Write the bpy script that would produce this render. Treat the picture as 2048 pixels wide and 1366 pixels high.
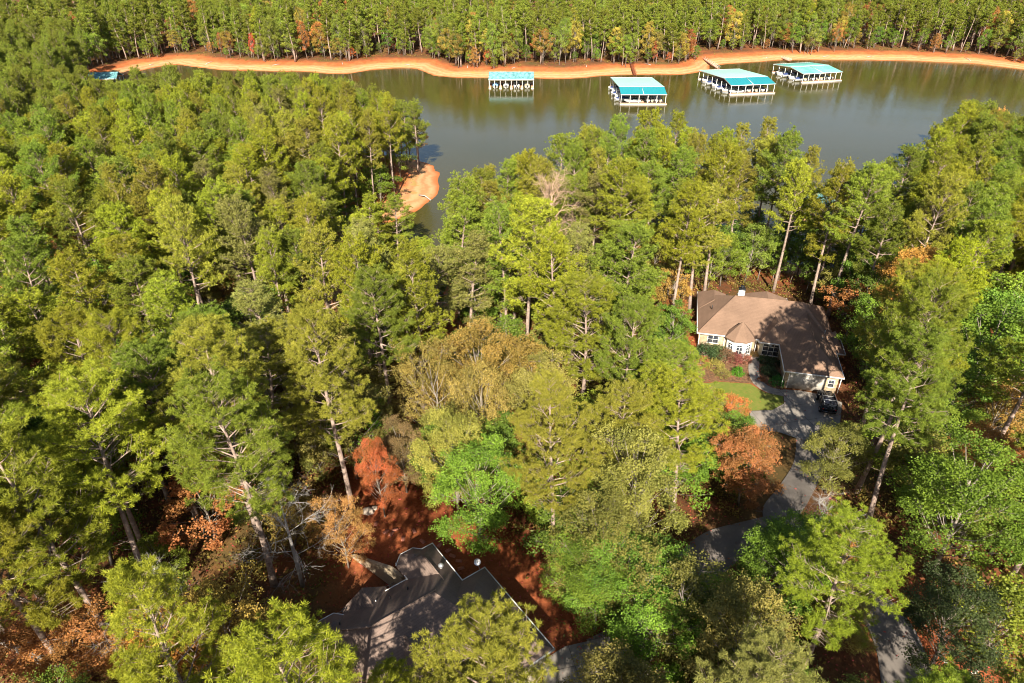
import bpy, math, random
import numpy as np
from math import radians as R, sin, cos, tan, pi
from mathutils import Vector

# ------------------------------------------------------------ camera, sky, sun, exposure
sc = bpy.context.scene
for o in list(bpy.data.objects): bpy.data.objects.remove(o)
COL = sc.collection
F, PITCH, CAMZ = 1365.333, R(32), 63.0
cam = bpy.data.cameras.new('camera'); co = bpy.data.objects.new('camera', cam); COL.objects.link(co)
cam.sensor_width = 36; cam.lens = 24; cam.clip_start = 0.5; cam.clip_end = 6000
co.location = (0, 0, CAMZ); co.rotation_euler = (R(90)-PITCH, 0, 0)
sc.camera = co
SUN_EL, SUN_AZ = R(35), R(3)          # light travels towards +Y and a little +X
w = bpy.data.worlds.new('World'); sc.world = w; w.use_nodes = True
wn = w.node_tree.nodes; wl = w.node_tree.links
bg = wn['Background']; sky = wn.new('ShaderNodeTexSky'); sky.sky_type = 'NISHITA'; sky.sun_disc = False
sky.sun_elevation = SUN_EL; sky.sun_rotation = R(180)+SUN_AZ; sky.altitude = 200
wl.new(sky.outputs[0], bg.inputs[0]); bg.inputs[1].default_value = 0.058
sl = bpy.data.lights.new('sun', 'SUN'); sl.energy = 5.0; sl.angle = R(0.5); sl.color = (1.0, 0.93, 0.80)
so = bpy.data.objects.new('sun', sl); COL.objects.link(so)
sdir = Vector((sin(SUN_AZ)*cos(SUN_EL), cos(SUN_AZ)*cos(SUN_EL), -sin(SUN_EL)))
so.rotation_euler = sdir.to_track_quat('-Z', 'Y').to_euler(); so.location = (0, -60, 120)
sc.view_settings.view_transform = 'Standard'; sc.view_settings.look = 'None'
sc.view_settings.exposure = 1.38; sc.view_settings.gamma = 1; sc.cycles.filter_width = 1.0

# ------------------------------------------------------------ photo measurements -> ground
def ray(x, y):
    a = (x-1024)/F; b = -(y-683)/F
    return (a, cos(PITCH)+b*sin(PITCH), -sin(PITCH)+b*cos(PITCH))
def at(x, y, z=0.0):
    d = ray(x, y); t = (z-CAMZ)/d[2]
    return (d[0]*t, d[1]*t)
def px(X, Y, Z):
    z = Z-CAMZ; dep = Y*cos(PITCH)-z*sin(PITCH); up = Y*sin(PITCH)+z*cos(PITCH)
    dep = np.maximum(dep, 0.5) if isinstance(dep, np.ndarray) else max(dep, .5)
    return (1024+F*X/dep, 683-F*up/dep)
def inpoly(x, y, P):
    x = np.asarray(x, float); y = np.asarray(y, float); c = np.zeros(x.shape, bool)
    n = len(P); j = n-1
    for i in range(n):
        xi, yi = P[i]; xj, yj = P[j]
        if yi != yj:
            c ^= ((yi > y) != (yj > y)) & (x < (xj-xi)*(y-yi)/(yj-yi)+xi)
        j = i
    return c
def dpoly(x, y, P):
    x = np.asarray(x, float); y = np.asarray(y, float); d = np.full(x.shape, 1e9)
    for i in range(len(P)):
        ax, ay = P[i-1]; bx, by = P[i]; ex, ey = bx-ax, by-ay; L = ex*ex+ey*ey+1e-9
        t = np.clip(((x-ax)*ex+(y-ay)*ey)/L, 0, 1)
        d = np.minimum(d, np.hypot(x-ax-t*ex, y-ay-t*ey))
    return d
def smooth(t): t = np.clip(t, 0, 1); return t*t*(3-2*t)

# lake outline (metres); far shore left to right, then the near shore right to left
FAR = [(-187,317),(-180,334),(-176,350),(-167,361),(-154,353),(-140,346),(-120,343),(-100,342),(-85,337),(-76,337),(-68,346),(-58,350),(-47,350),(-41,341),(-36,332),(-28,328),(0,327),(10,327),(22,325),(32,327),(40,331),(48,334),(66,335),(80,334),(90,342),(95,348),(99,358),(110,363),(120,366),(134,371),(147,373),(172,372),(198,371),(214,367),(231,362),(246,347),(280,338),(340,330),(480,330)]
NEAR = [(480,290),(330,270),(230,256),(177,240),(150,226),(143,224),(137,223),(133.5,221),(132,218),(134,215.5),(129,213),(122,196),(108,176),(101,168),(96,160),(90,150),(82,140),(74,133),(64,130),(56,136),(52,147),(43,147),(28,156),(14,148),(4,144),(-7,141),(-12,132),(-14,120),(-18,111),(-26,112),(-33,126),(-35,140),(-34,150),(-26,157),(-22.5,166),(-20,175),(-19.5,184),(-20.5,192),(-24,201),(-32,208),(-50,214),(-80,215),(-110,213),(-132,216),(-146,235),(-156,262),(-166,288),(-176,306)]
LAKE = FAR+NEAR
def terrain(x, y):
    x = np.asarray(x, float); y = np.asarray(y, float)
    ins = inpoly(x, y, LAKE); d = dpoly(x, y, LAKE)
    far = smooth((y-300)/30)
    wob = 0.25*np.sin(x*.11+y*.07)+0.2*np.sin(x*.05-y*.13)
    ztop_near = 9.5-3.5*smooth((y-47)/20)-2.3*smooth((y-104)/45)
    ztop_far = 16.0
    bank = 2.4*smooth(d/16)*.55+2.4*.45*np.clip(d/16, 0, 1)
    zn = bank+(ztop_near-2.4)*smooth((d-13)/32)
    zf = bank*1.15+(ztop_far-2.7)*smooth((d-14)/190)*1.0+np.clip(d-200, 0, 2000)*.012
    z = zn*(1-far)+zf*far+wob*smooth((d-8)/15)*(.35+.65*smooth((y-115)/25))
    rag = (.6*np.sin(x*.23+2.3*np.sin(y*.13+x*.05))+.4*np.sin(y*.37+x*.21+3*np.sin(x*.11+y*.07))+.25*np.sin(x*.83-y*.61+4*np.sin(y*.2)))*.13*np.exp(-(d/7.)**2)
    return np.where(ins, -0.22*np.minimum(d, 9)-.02*np.minimum(d, 40)+rag, z+0.03+rag)
def tz(x, y): return float(terrain(np.array([x]), np.array([y]))[0])
def gnd(x, y):
    z = 5.0
    for _ in range(14):
        p = at(x, y, z); z = z*.4+.6*tz(*p)
    return (p[0], p[1], tz(*p))

# ------------------------------------------------------------ material helpers
def newmat(n):
    m = bpy.data.materials.new(n); m.use_nodes = True
    return m, m.node_tree.nodes, m.node_tree.links, m.node_tree.nodes['Principled BSDF']
def mat(n, col, rough=.7, metal=0, var=.12, scale=3., bump=0., spec=.4, col2=None, coords='Object'):
    m, N, L, P = newmat(n)
    P.inputs['Roughness'].default_value = rough; P.inputs['Metallic'].default_value = metal
    P.inputs['Specular IOR Level'].default_value = spec
    tc = N.new('ShaderNodeTexCoord'); no = N.new('ShaderNodeTexNoise'); no.inputs['Scale'].default_value = scale
    no.inputs['Detail'].default_value = 6; no.inputs['Roughness'].default_value = .65
    L.new(tc.outputs[coords], no.inputs['Vector'])
    rmp = N.new('ShaderNodeValToRGB'); c = Vector(col); c2 = Vector(col2) if col2 else c*(1+var)
    rmp.color_ramp.elements[0].position = .32; rmp.color_ramp.elements[1].position = .68
    rmp.color_ramp.elements[0].color = (*(c*(1-var)), 1); rmp.color_ramp.elements[1].color = (*c2, 1)
    L.new(no.outputs[0], rmp.inputs[0]); L.new(rmp.outputs[0], P.inputs['Base Color'])
    if bump:
        b = N.new('ShaderNodeBump'); b.inputs['Strength'].default_value = bump; b.inputs['Distance'].default_value = .05
        n2 = N.new('ShaderNodeTexNoise'); n2.inputs['Scale'].default_value = scale*6; L.new(tc.outputs[coords], n2.inputs['Vector'])
        L.new(n2.outputs[0], b.inputs['Height']); L.new(b.outputs[0], P.inputs['Normal'])
    return m
def foliage(n, transl=.28, hue=.5, rough=.55, lo=-.045, hi=.010):
    m, N, L, P = newmat(n)
    oi = N.new('ShaderNodeObjectInfo'); at_ = N.new('ShaderNodeAttribute'); at_.attribute_name = 'tint'
    hs = N.new('ShaderNodeHueSaturation'); L.new(oi.outputs['Color'], hs.inputs['Color'])
    mr = N.new('ShaderNodeMapRange'); mr.inputs[3].default_value = .5+lo*hue; mr.inputs[4].default_value = .5+hi*hue
    L.new(at_.outputs['Fac'], mr.inputs[0])
    ad = N.new('ShaderNodeMath'); ad.operation = 'ADD'
    mo = N.new('ShaderNodeMapRange'); mo.inputs[3].default_value = -.014; mo.inputs[4].default_value = .014
    L.new(oi.outputs['Random'], mo.inputs[0]); L.new(mr.outputs[0], ad.inputs[0]); L.new(mo.outputs[0], ad.inputs[1])
    L.new(ad.outputs[0], hs.inputs['Hue'])
    mv = N.new('ShaderNodeMapRange'); mv.inputs[3].default_value = 1.65; mv.inputs[4].default_value = .42
    L.new(at_.outputs['Fac'], mv.inputs[0])
    mw = N.new('ShaderNodeMapRange'); mw.inputs[3].default_value = .8; mw.inputs[4].default_value = 1.2
    L.new(oi.outputs['Random'], mw.inputs[0])
    mm = N.new('ShaderNodeMath'); mm.operation = 'MULTIPLY'; L.new(mv.outputs[0], mm.inputs[0]); L.new(mw.outputs[0], mm.inputs[1])
    L.new(mm.outputs[0], hs.inputs['Value'])
    L.new(hs.outputs[0], P.inputs['Base Color']); P.inputs['Roughness'].default_value = rough
    P.inputs['Specular IOR Level'].default_value = .22
    tr = N.new('ShaderNodeBsdfTranslucent'); L.new(hs.outputs[0], tr.inputs[0])
    mx = N.new('ShaderNodeMixShader'); mx.inputs[0].default_value = transl
    L.new(P.outputs[0], mx.inputs[1]); L.new(tr.outputs[0], mx.inputs[2])
    L.new(mx.outputs[0], N['Material Output'].inputs[0])
    return m
def shingle(n, c, course=.16):
    m, N, L, P = newmat(n); P.inputs['Roughness'].default_value = .9; P.inputs['Specular IOR Level'].default_value = .2
    tc = N.new('ShaderNodeTexCoord'); sp = N.new('ShaderNodeSeparateXYZ'); L.new(tc.outputs['Object'], sp.inputs[0])
    n1 = N.new('ShaderNodeTexNoise'); n1.inputs['Scale'].default_value = 5; n1.inputs['Detail'].default_value = 8; n1.inputs['Roughness'].default_value = .8
    n2 = N.new('ShaderNodeTexNoise'); n2.inputs['Scale'].default_value = .35; n2.inputs['Detail'].default_value = 3
    L.new(tc.outputs['Object'], n1.inputs[0]); L.new(tc.outputs['Object'], n2.inputs[0])
    md = N.new('ShaderNodeMath'); md.operation = 'PINGPONG'; md.inputs[1].default_value = course/2; L.new(sp.outputs[2], md.inputs[0])
    mr = N.new('ShaderNodeMapRange'); mr.inputs[1].default_value = 0; mr.inputs[2].default_value = course*.18; mr.inputs[3].default_value = .8; mr.inputs[4].default_value = 1.0
    L.new(md.outputs[0], mr.inputs[0])
    r = N.new('ShaderNodeValToRGB'); c = Vector(c); e = r.color_ramp.elements
    e[0].position = .35; e[1].position = .65; e[0].color = (*(c*.72), 1); e[1].color = (*(c*1.25), 1)
    ad = N.new('ShaderNodeMixRGB'); ad.inputs[0].default_value = .4; L.new(n1.outputs[0], ad.inputs[1]); L.new(n2.outputs[0], ad.inputs[2]); L.new(ad.outputs[0], r.inputs[0])
    mu = N.new('ShaderNodeMixRGB'); mu.blend_type = 'MULTIPLY'; mu.inputs[0].default_value = 1; L.new(r.outputs[0], mu.inputs[1]); L.new(mr.outputs[0], mu.inputs[2])
    L.new(mu.outputs[0], P.inputs[0])
    b = N.new('ShaderNodeBump'); b.inputs['Strength'].default_value = .4; b.inputs['Distance'].default_value = .03
    L.new(n1.outputs[0], b.inputs['Height']); L.new(b.outputs[0], P.inputs['Normal'])
    return m
def masonry(n, c1, c2, mortar, s=1.0, bw=.6, rh=.28):
    m, N, L, P = newmat(n); P.inputs['Roughness'].default_value = .9
    tc = N.new('ShaderNodeTexCoord'); mp = N.new('ShaderNodeMapping'); mp.inputs['Rotation'].default_value = (R(90), 0, 0)
    br = N.new('ShaderNodeTexBrick'); L.new(tc.outputs['Object'], mp.inputs[0]); L.new(mp.outputs[0], br.inputs[0])
    br.inputs['Color1'].default_value = (*c1, 1); br.inputs['Color2'].default_value = (*c2, 1); br.inputs['Mortar'].default_value = (*mortar, 1)
    br.inputs['Scale'].default_value = s; br.inputs['Brick Width'].default_value = bw; br.inputs['Row Height'].default_value = rh; br.inputs['Mortar Size'].default_value = .02
    no = N.new('ShaderNodeTexNoise'); no.inputs['Scale'].default_value = 2.5; no.inputs['Detail'].default_value = 5; L.new(tc.outputs['Object'], no.inputs[0])
    mx = N.new('ShaderNodeMixRGB'); mx.blend_type = 'OVERLAY'; mx.inputs[0].default_value = .6; L.new(br.outputs[0], mx.inputs[1]); L.new(no.outputs[0], mx.inputs[2])
    L.new(mx.outputs[0], P.inputs[0]); return m

# ground
def ground_mat():
    m, N, L, P = newmat('ground_soil'); P.inputs['Roughness'].default_value = .95; P.inputs['Specular IOR Level'].default_value = .15
    ge = N.new('ShaderNodeNewGeometry'); sp = N.new('ShaderNodeSeparateXYZ'); L.new(ge.outputs['Position'], sp.inputs[0])
    def noise(s, d=5, r=.6):
        n = N.new('ShaderNodeTexNoise'); n.inputs['Scale'].default_value = s; n.inputs['Detail'].default_value = d; n.inputs['Roughness'].default_value = r
        L.new(ge.outputs['Position'], n.inputs[0]); return n.outputs[0]
    def mix(f, a, b):
        x = N.new('ShaderNodeMixRGB')
        for i, v in enumerate((f, a, b)):
            if hasattr(v, 'links'): L.new(v, x.inputs[i])
            elif i == 0: x.inputs[0].default_value = v
            else: x.inputs[i].default_value = (*v, 1)
        return x.outputs[0]
    def mr(v, a, b, c=0, d=1):
        x = N.new('ShaderNodeMapRange'); x.inputs[1].default_value = a; x.inputs[2].default_value = b; x.inputs[3].default_value = c; x.inputs[4].default_value = d
        L.new(v, x.inputs[0]); return x.outputs[0]
    def math_(op, a, b):
        x = N.new('ShaderNodeMath'); x.operation = op
        for i, v in enumerate((a, b)):
            if hasattr(v, 'links'): L.new(v, x.inputs[i])
            else: x.inputs[i].default_value = v
        return x.outputs[0]
    nb, nm, nf = noise(.05), noise(.35, 8, .7), noise(3., 8, .75)
    zz = math_('ADD', sp.outputs[2], math_('MULTIPLY', math_('SUBTRACT', noise(.09), .5), 1.1))
    # strand lines that follow the old water levels
    wav = math_('SINE', math_('MULTIPLY', math_('ADD', zz, math_('MULTIPLY', nm, .7)), 13.), 0)
    sand = mix(mr(wav, -1, 1, .15, .8), (.44, .19, .08), (.56, .34, .17))
    sand = mix(mr(nf, .5, .75, 0, .6), sand, (.44, .17, .06))
    clay = mix(mr(nm, .35, .65), (.38, .09, .028), (.48, .15, .05))
    strip = mix(mr(zz, .95, 1.7), sand, clay)
    strip = mix(mr(sp.outputs[2], .02, .3, 1, 0), strip, (.40, .12, .035))
    gr = math_('MULTIPLY', mr(nm, .5, .62), mr(zz, .5, .9)); 
    gr = math_('MULTIPLY', gr, mr(zz, 1.2, 1.7, 1, 0))
    strip = mix(math_('MULTIPLY', gr, .6), strip, (.28, .24, .05))
    straw = mix(mr(nf, .35, .65), (.07, .035, .018), (.17, .075, .03))
    straw = mix(mr(nm, .48, .62, 0, .8), straw, (.20, .065, .025))
    straw = mix(mr(nb, .52, .62, 0, .5), straw, (.10, .09, .025))
    col = mix(mr(zz, 2.0, 2.8), strip, straw)
    at_ = N.new('ShaderNodeAttribute'); at_.attribute_name = 'clay'
    c2 = mix(mr(nf, .35, .65), (.25, .062, .022), (.44, .13, .05)); c2 = mix(mr(nm, .42, .6, 0, .8), c2, (.20, .06, .02))
    col = mix(at_.outputs['Fac'], col, c2)
    L.new(col, P.inputs[0])
    b = N.new('ShaderNodeBump'); b.inputs['Strength'].default_value = .6; b.inputs['Distance'].default_value = .15; L.new(nf, b.inputs['Height']); L.new(b.outputs[0], P.inputs['Normal'])
    return m
def paving(n, c, joint, sx=3.2, sy=3.2, rot=-13):
    m = mat(n, c, .9, var=.2, scale=.6, bump=.25); N = m.node_tree.nodes; L = m.node_tree.links; P = N['Principled BSDF']
    src = P.inputs[0].links[0].from_socket; ge = N.new('ShaderNodeNewGeometry'); mp = N.new('ShaderNodeMapping'); mp.inputs['Rotation'].default_value = (0, 0, R(rot)); L.new(ge.outputs['Position'], mp.inputs[0])
    br = N.new('ShaderNodeTexBrick'); br.offset = 0; L.new(mp.outputs[0], br.inputs[0]); br.inputs['Scale'].default_value = 1; br.inputs['Brick Width'].default_value = sx; br.inputs['Row Height'].default_value = sy; br.inputs['Mortar Size'].default_value = .035
    br.inputs['Color1'].default_value = (1, 1, 1, 1); br.inputs['Color2'].default_value = (.86, .86, .86, 1); br.inputs['Mortar'].default_value = (joint, joint, joint, 1)
    n2 = N.new('ShaderNodeTexNoise'); n2.inputs['Scale'].default_value = 14; n2.inputs['Detail'].default_value = 6; n2.inputs['Roughness'].default_value = .8; L.new(ge.outputs['Position'], n2.inputs[0])
    mr = N.new('ShaderNodeMapRange'); mr.inputs[1].default_value = .58; mr.inputs[2].default_value = .68; mr.inputs[3].default_value = 1; mr.inputs[4].default_value = .7; L.new(n2.outputs[0], mr.inputs[0])
    a = N.new('ShaderNodeMixRGB'); a.blend_type = 'MULTIPLY'; a.inputs[0].default_value = 1; L.new(src, a.inputs[1]); L.new(br.outputs[0], a.inputs[2])
    b = N.new('ShaderNodeMixRGB'); b.blend_type = 'MULTIPLY'; b.inputs[0].default_value = 1; L.new(a.outputs[0], b.inputs[1]); L.new(mr.outputs[0], b.inputs[2]); L.new(b.outputs[0], P.inputs[0]); return m
def water_mat():
    m, N, L, P = newmat('lake_water'); P.inputs['Roughness'].default_value = .06; P.inputs['IOR'].default_value = 1.33
    ge = N.new('ShaderNodeNewGeometry'); n = N.new('ShaderNodeTexNoise'); n.inputs['Scale'].default_value = .02; n.inputs['Detail'].default_value = 4
    L.new(ge.outputs['Position'], n.inputs[0]); r = N.new('ShaderNodeValToRGB'); e = r.color_ramp.elements
    e[0].position = .35; e[1].position = .7; e[0].color = (.056, .049, .011, 1); e[1].color = (.070, .058, .017, 1)
    L.new(n.outputs[0], r.inputs[0]); L.new(r.outputs[0], P.inputs[0])
    n2 = N.new('ShaderNodeTexNoise'); n2.inputs['Scale'].default_value = 1.4; n2.inputs['Detail'].default_value = 4
    n3 = N.new('ShaderNodeTexNoise'); n3.inputs['Scale'].default_value = .05
    L.new(ge.outputs['Position'], n2.inputs[0]); L.new(ge.outputs['Position'], n3.inputs[0])
    mu = N.new('ShaderNodeMath'); mu.operation = 'MULTIPLY'; L.new(n2.outputs[0], mu.inputs[0]); L.new(n3.outputs[0], mu.inputs[1])
    b = N.new('ShaderNodeBump'); b.inputs['Strength'].default_value = .5; b.inputs['Distance'].default_value = .12
    L.new(mu.outputs[0], b.inputs['Height']); L.new(b.outputs[0], P.inputs['Normal'])
    return m

M = dict(
 bark=mat('pine_bark', (.25, .17, .13), .9, var=.35, scale=2.5, col2=(.40, .30, .24)),
 limb=mat('grey_bark', (.24, .20, .16), .9, var=.3, scale=2),
 pale=mat('pale_bark', (.34, .31, .28), .85, var=.25, scale=3),
 deadwood=mat('dead_wood', (.45, .30, .20), .9, var=.2, scale=3),
 needle=foliage('pine_needles', .2, .5, .6), leaf=foliage('broad_leaves', .3, 1., lo=-.012, hi=.014),
 under=foliage('undergrowth_leaves', .25, 1.4),
 ground=ground_mat(), water=water_mat(),
 roof2=shingle('brown_shingles', (.215, .135, .092), .12), roof1=shingle('grey_brown_shingles', (.19, .135, .108), .12),
 trim=mat('white_trim', (.66, .64, .60), .5, var=.04), cream=mat('cream_stucco', (.56, .48, .34), .85, var=.06, scale=4),
 white=mat('white_paint', (.70, .69, .66), .6, var=.04), stone=masonry('tan_fieldstone', (.44, .32, .18), (.28, .20, .12), (.5, .42, .32), 1.6),
 brick=masonry('red_brick', (.34, .12, .06), (.26, .09, .05), (.4, .33, .28), 2.6, .5, .2),
 glass=mat('window_glass', (.03, .035, .045), .08, var=.2, spec=.8), dark=mat('dark_void', (.02, .02, .02), .7),
 door=mat('mahogany_door', (.20, .06, .03), .4, var=.3, scale=5), garage=mat('garage_door_paint', (.50, .45, .39), .6, var=.04),
 concrete=paving('concrete', (.27, .235, .20), .45), asphalt=paving('old_asphalt', (.165, .14, .12), .95, 90, 90),
 stucco=mat('tan_stucco', (.36, .28, .19), .9, var=.1, scale=2), metal=mat('grey_metal', (.5, .5, .5), .35, .7), black=mat('black_metal', (.02, .02, .022), .45),
 lawn=mat('lawn_grass', (.14, .195, .018), .95, var=.25, scale=1.4, bump=.6, col2=(.17, .165, .028)),
 mulch=mat('bark_mulch', (.11, .06, .03), .95, var=.5, scale=3, bump=.8, col2=(.24, .12, .055)),
 boulder=mat('field_rock', (.42, .34, .27), .9, var=.25, scale=2, bump=.4), paver=mat('red_paver', (.45, .17, .11), .9, var=.2, scale=3),
 teal=mat('teal_metal_roof', (.02, .24, .27), .35, .0, var=.06, scale=.5, spec=.5), sheen=mat('pale_roof_sheen', (.36, .60, .50), .45, var=.05, scale=.3),  # specular glare on the far dock roof slopes, painted in as a pale colour
 aqua=mat('aqua_metal_roof', (.13, .45, .40), .4, var=.14, scale=.25, col2=(.25, .56, .47)), oldteal=mat('weathered_teal_roof', (.07, .24, .26), .6, var=.5, scale=.9, col2=(.22, .48, .48)),
 deck=mat('dock_planks', (.50, .27, .17), .85, var=.2, scale=2), post=mat('pale_dock_post', (.66, .63, .58), .7, var=.1), gel=mat('white_gelcoat', (.66, .65, .62), .25, var=.03),
 navy=mat('navy_canvas', (.03, .05, .15), .8), bluec=mat('light_blue_canvas', (.20, .36, .65), .8), tan=mat('tan_canvas', (.42, .33, .22), .8), darkc=mat('dark_canvas', (.04, .035, .06), .8),
 carp=mat('black_car_paint', (.015, .015, .02), .2, var=.1, spec=.7), tyre=mat('tyre_rubber', (.02, .02, .02), .9), lamp=mat('tail_lamp_red', (.35, .01, .01), .3))

# ------------------------------------------------------------ mesh helpers
class Geo:
    def __init__(s): s.v = []; s.n = 0; s.q = []; s.t = []; s.qt = []; s.tt = []; s.poly = []
    def addv(s, a): a = np.asarray(a, float).reshape(-1, 3); k = s.n; s.v.append(a); s.n += len(a); return k
    def box(s, x0, x1, y0, y1, z0, z1):
        k = s.addv([(x0,y0,z0),(x1,y0,z0),(x1,y1,z0),(x0,y1,z0),(x0,y0,z1),(x1,y0,z1),(x1,y1,z1),(x0,y1,z1)])
        s.q.append(np.array([(0,3,2,1),(4,5,6,7),(0,1,5,4),(1,2,6,5),(2,3,7,6),(3,0,4,7)])+k); s.qt.append(np.zeros(6)); return s
    def face(s, pts): k = s.addv(pts); s.poly.append([k+i for i in range(len(pts))]); return s
    def prism(s, P, z0, z1):
        n = len(P); k = s.addv([(x, y, z0) for x, y in P]+[(x, y, z1) for x, y in P])
        s.poly.append([k+i for i in reversed(range(n))]); s.poly.append([k+n+i for i in range(n)])
        for i in range(n): j = (i+1) % n; s.poly.append([k+i, k+j, k+n+j, k+n+i])
        return s
    def tube(s, pts, rad, sides=5, cap=True):
        pts = np.asarray(pts, float); n = len(pts); rad = np.broadcast_to(np.asarray(rad, float), (n,))
        t = np.gradient(pts, axis=0); t /= np.linalg.norm(t, axis=1)[:, None]+1e-9
        ref = np.where(np.abs(t[:, 2:3]) > .9, np.array([[1., 0, 0]]), np.array([[0, 0, 1.]]))
        u = np.cross(t, ref); u /= np.linalg.norm(u, axis=1)[:, None]+1e-9; v = np.cross(t, u)
        a = np.linspace(0, 2*pi, sides, endpoint=False)
        ring = pts[:, None, :]+rad[:, None, None]*(np.cos(a)[None, :, None]*u[:, None, :]+np.sin(a)[None, :, None]*v[:, None, :])
        k = s.addv(ring.reshape(-1, 3)); f = []
        for i in range(n-1):
            for j in range(sides):
                j2 = (j+1) % sides; f.append((k+i*sides+j, k+i*sides+j2, k+(i+1)*sides+j2, k+(i+1)*sides+j))
        s.q.append(np.array(f)); s.qt.append(np.zeros(len(f)))
        if cap: s.poly.append([k+(n-1)*sides+j for j in range(sides)]); s.poly.append([k+j for j in reversed(range(sides))])
        return s
    def blades(s, c, d, L, W, tint, rg):
        m = len(c); d = d/(np.linalg.norm(d, axis=1)[:, None]+1e-9); r = rg.normal(size=(m, 3)); sd = np.cross(d, r); sd /= np.linalg.norm(sd, axis=1)[:, None]+1e-9
        L = np.broadcast_to(L, (m,))[:, None]; W = np.broadcast_to(W, (m,))[:, None]
        mid = c+d*L*.55
        a = np.stack([c, mid+sd*W*.5, c+d*L, mid-sd*W*.5], 1)
        k = s.addv(a.reshape(-1, 3)); s.q.append(k+np.arange(m*4).reshape(m, 4)); s.qt.append(np.broadcast_to(tint, (m,)).astype(float))
    def mesh(s, name, tint=False, smooth_=False):
        me = bpy.data.meshes.new(name); V = np.concatenate(s.v) if s.v else np.zeros((0, 3))
        Q = np.concatenate(s.q) if s.q else np.zeros((0, 4), int)
        loops = [Q.reshape(-1)]; tot = [np.full(len(Q), 4)]
        if s.poly:
            loops.append(np.concatenate([np.array(p) for p in s.poly])); tot.append(np.array([len(p) for p in s.poly]))
        loops = np.concatenate(loops).astype(np.int32); tot = np.concatenate(tot).astype(np.int32); st = np.concatenate([[0], np.cumsum(tot)[:-1]]).astype(np.int32)
        me.vertices.add(len(V)); me.vertices.foreach_set('co', V.astype(np.float32).reshape(-1))
        me.loops.add(len(loops)); me.loops.foreach_set('vertex_index', loops)
        me.polygons.add(len(tot)); me.polygons.foreach_set('loop_start', st); me.polygons.foreach_set('loop_total', tot)
        me.update(calc_edges=True)
        if tint:
            a = me.attributes.new('tint', 'FLOAT', 'FACE'); T = np.concatenate(s.qt+[np.zeros(len(s.poly))]) if s.qt else np.zeros(len(tot))
            a.data.foreach_set('value', T.astype(np.float32))
        if smooth_: me.polygons.foreach_set('use_smooth', np.ones(len(tot), bool))
        return me
def link(name, me, material=None, parent=None, **kw):
    o = bpy.data.objects.new(name, me); COL.objects.link(o)
    if material is not None and me is not None and not me.materials: me.materials.append(material)
    if parent is not None: o.parent = parent
    for k, v in kw.items(): o[k] = v
    return o
def part(name, g, m, parent, label=None, sm=False):
    o = link(name, g.mesh(name, smooth_=sm), M[m] if isinstance(m, str) else m, parent)
    if label: o['label'] = label
    return o
def thing(name, label, cat, loc=(0, 0, 0), rz=0., group=None, sc_=None):
    o = bpy.data.objects.new(name, None); COL.objects.link(o); o.location = loc; o.rotation_euler = (0, 0, rz)
    o.empty_display_size = .5
    if sc_ is not None: o.scale = sc_
    o['label'] = label; o['category'] = cat
    if group: o['group'] = group
    return o
def tag(o, label, cat, group=None):
    o['label'] = label; o['category'] = cat
    if group: o['group'] = group
    return o
def copy_tree(o, parent=None):
    c = o.copy(); COL.objects.link(c)
    if parent is not None: c.parent = parent
    for ch in o.children: copy_tree(ch, c)
    return c
RG = np.random.default_rng(7); random.seed(7)

# ------------------------------------------------------------ terrain sheet and lake
CLAY = [gnd(*p)[:2] for p in [(705,890),(775,880),(790,960),(850,990),(930,1045),(1050,1100),(1130,1165),(1150,1230),(1090,1290),(1010,1180),(900,1120),(800,1090),(720,1140),(690,1110)]]
CLAY2 = [gnd(*p)[:2] for p in [(1780,1170),(1830,1190),(1870,1280),(1960,1330),(2048,1366),(2048,1500),(1850,1500),(1830,1366),(1805,1260)]]
CLAY3 = [gnd(*p)[:2] for p in [(1384,680),(1400,705),(1440,740),(1500,745),(1505,765),(1430,768),(1392,735)]]
def build_ground():
    xs = np.concatenate([-np.geomspace(3000, 262, 12), np.arange(-260, 260.1, 2.6), np.geomspace(262, 3000, 12)])
    ys = np.concatenate([-np.geomspace(900, 22, 8), np.arange(-20, 480.1, 2.6), np.geomspace(486, 4500, 14)])
    X, Y = np.meshgrid(xs, ys); Z = terrain(X, Y); g = Geo(); g.addv(np.stack([X, Y, Z], -1).reshape(-1, 3))
    ny, nx = X.shape; i = np.arange(ny-1)[:, None]*nx+np.arange(nx-1)[None]; q = np.stack([i, i+1, i+nx+1, i+nx], -1).reshape(-1, 4)
    g.q.append(q); g.qt.append(np.zeros(len(q))); me = g.mesh('ground', smooth_=True)
    a = me.attributes.new('clay', 'FLOAT', 'POINT'); x = X.reshape(-1); y = Y.reshape(-1); v = np.zeros(len(x))
    for P in (CLAY, CLAY2, CLAY3):
        d = dpoly(x, y, P); ins = inpoly(x, y, P); v = np.maximum(v, np.where(ins, 1, np.clip(1-d/3.5, 0, 1)))
    a.data.foreach_set('value', v.astype(np.float32))
    link('ground', me, M['ground'], kind='structure')
    g = Geo(); cx = [(x, y) for x, y in LAKE]
    x0, x1, y0, y1 = -215, 485, 95, 378
    g.face([(x0, y0, 0), (x1, y0, 0), (x1, y1, 0), (x0, y1, 0)])
    link('lake', g.mesh('lake'), M['water'], kind='structure')
build_ground()

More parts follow.
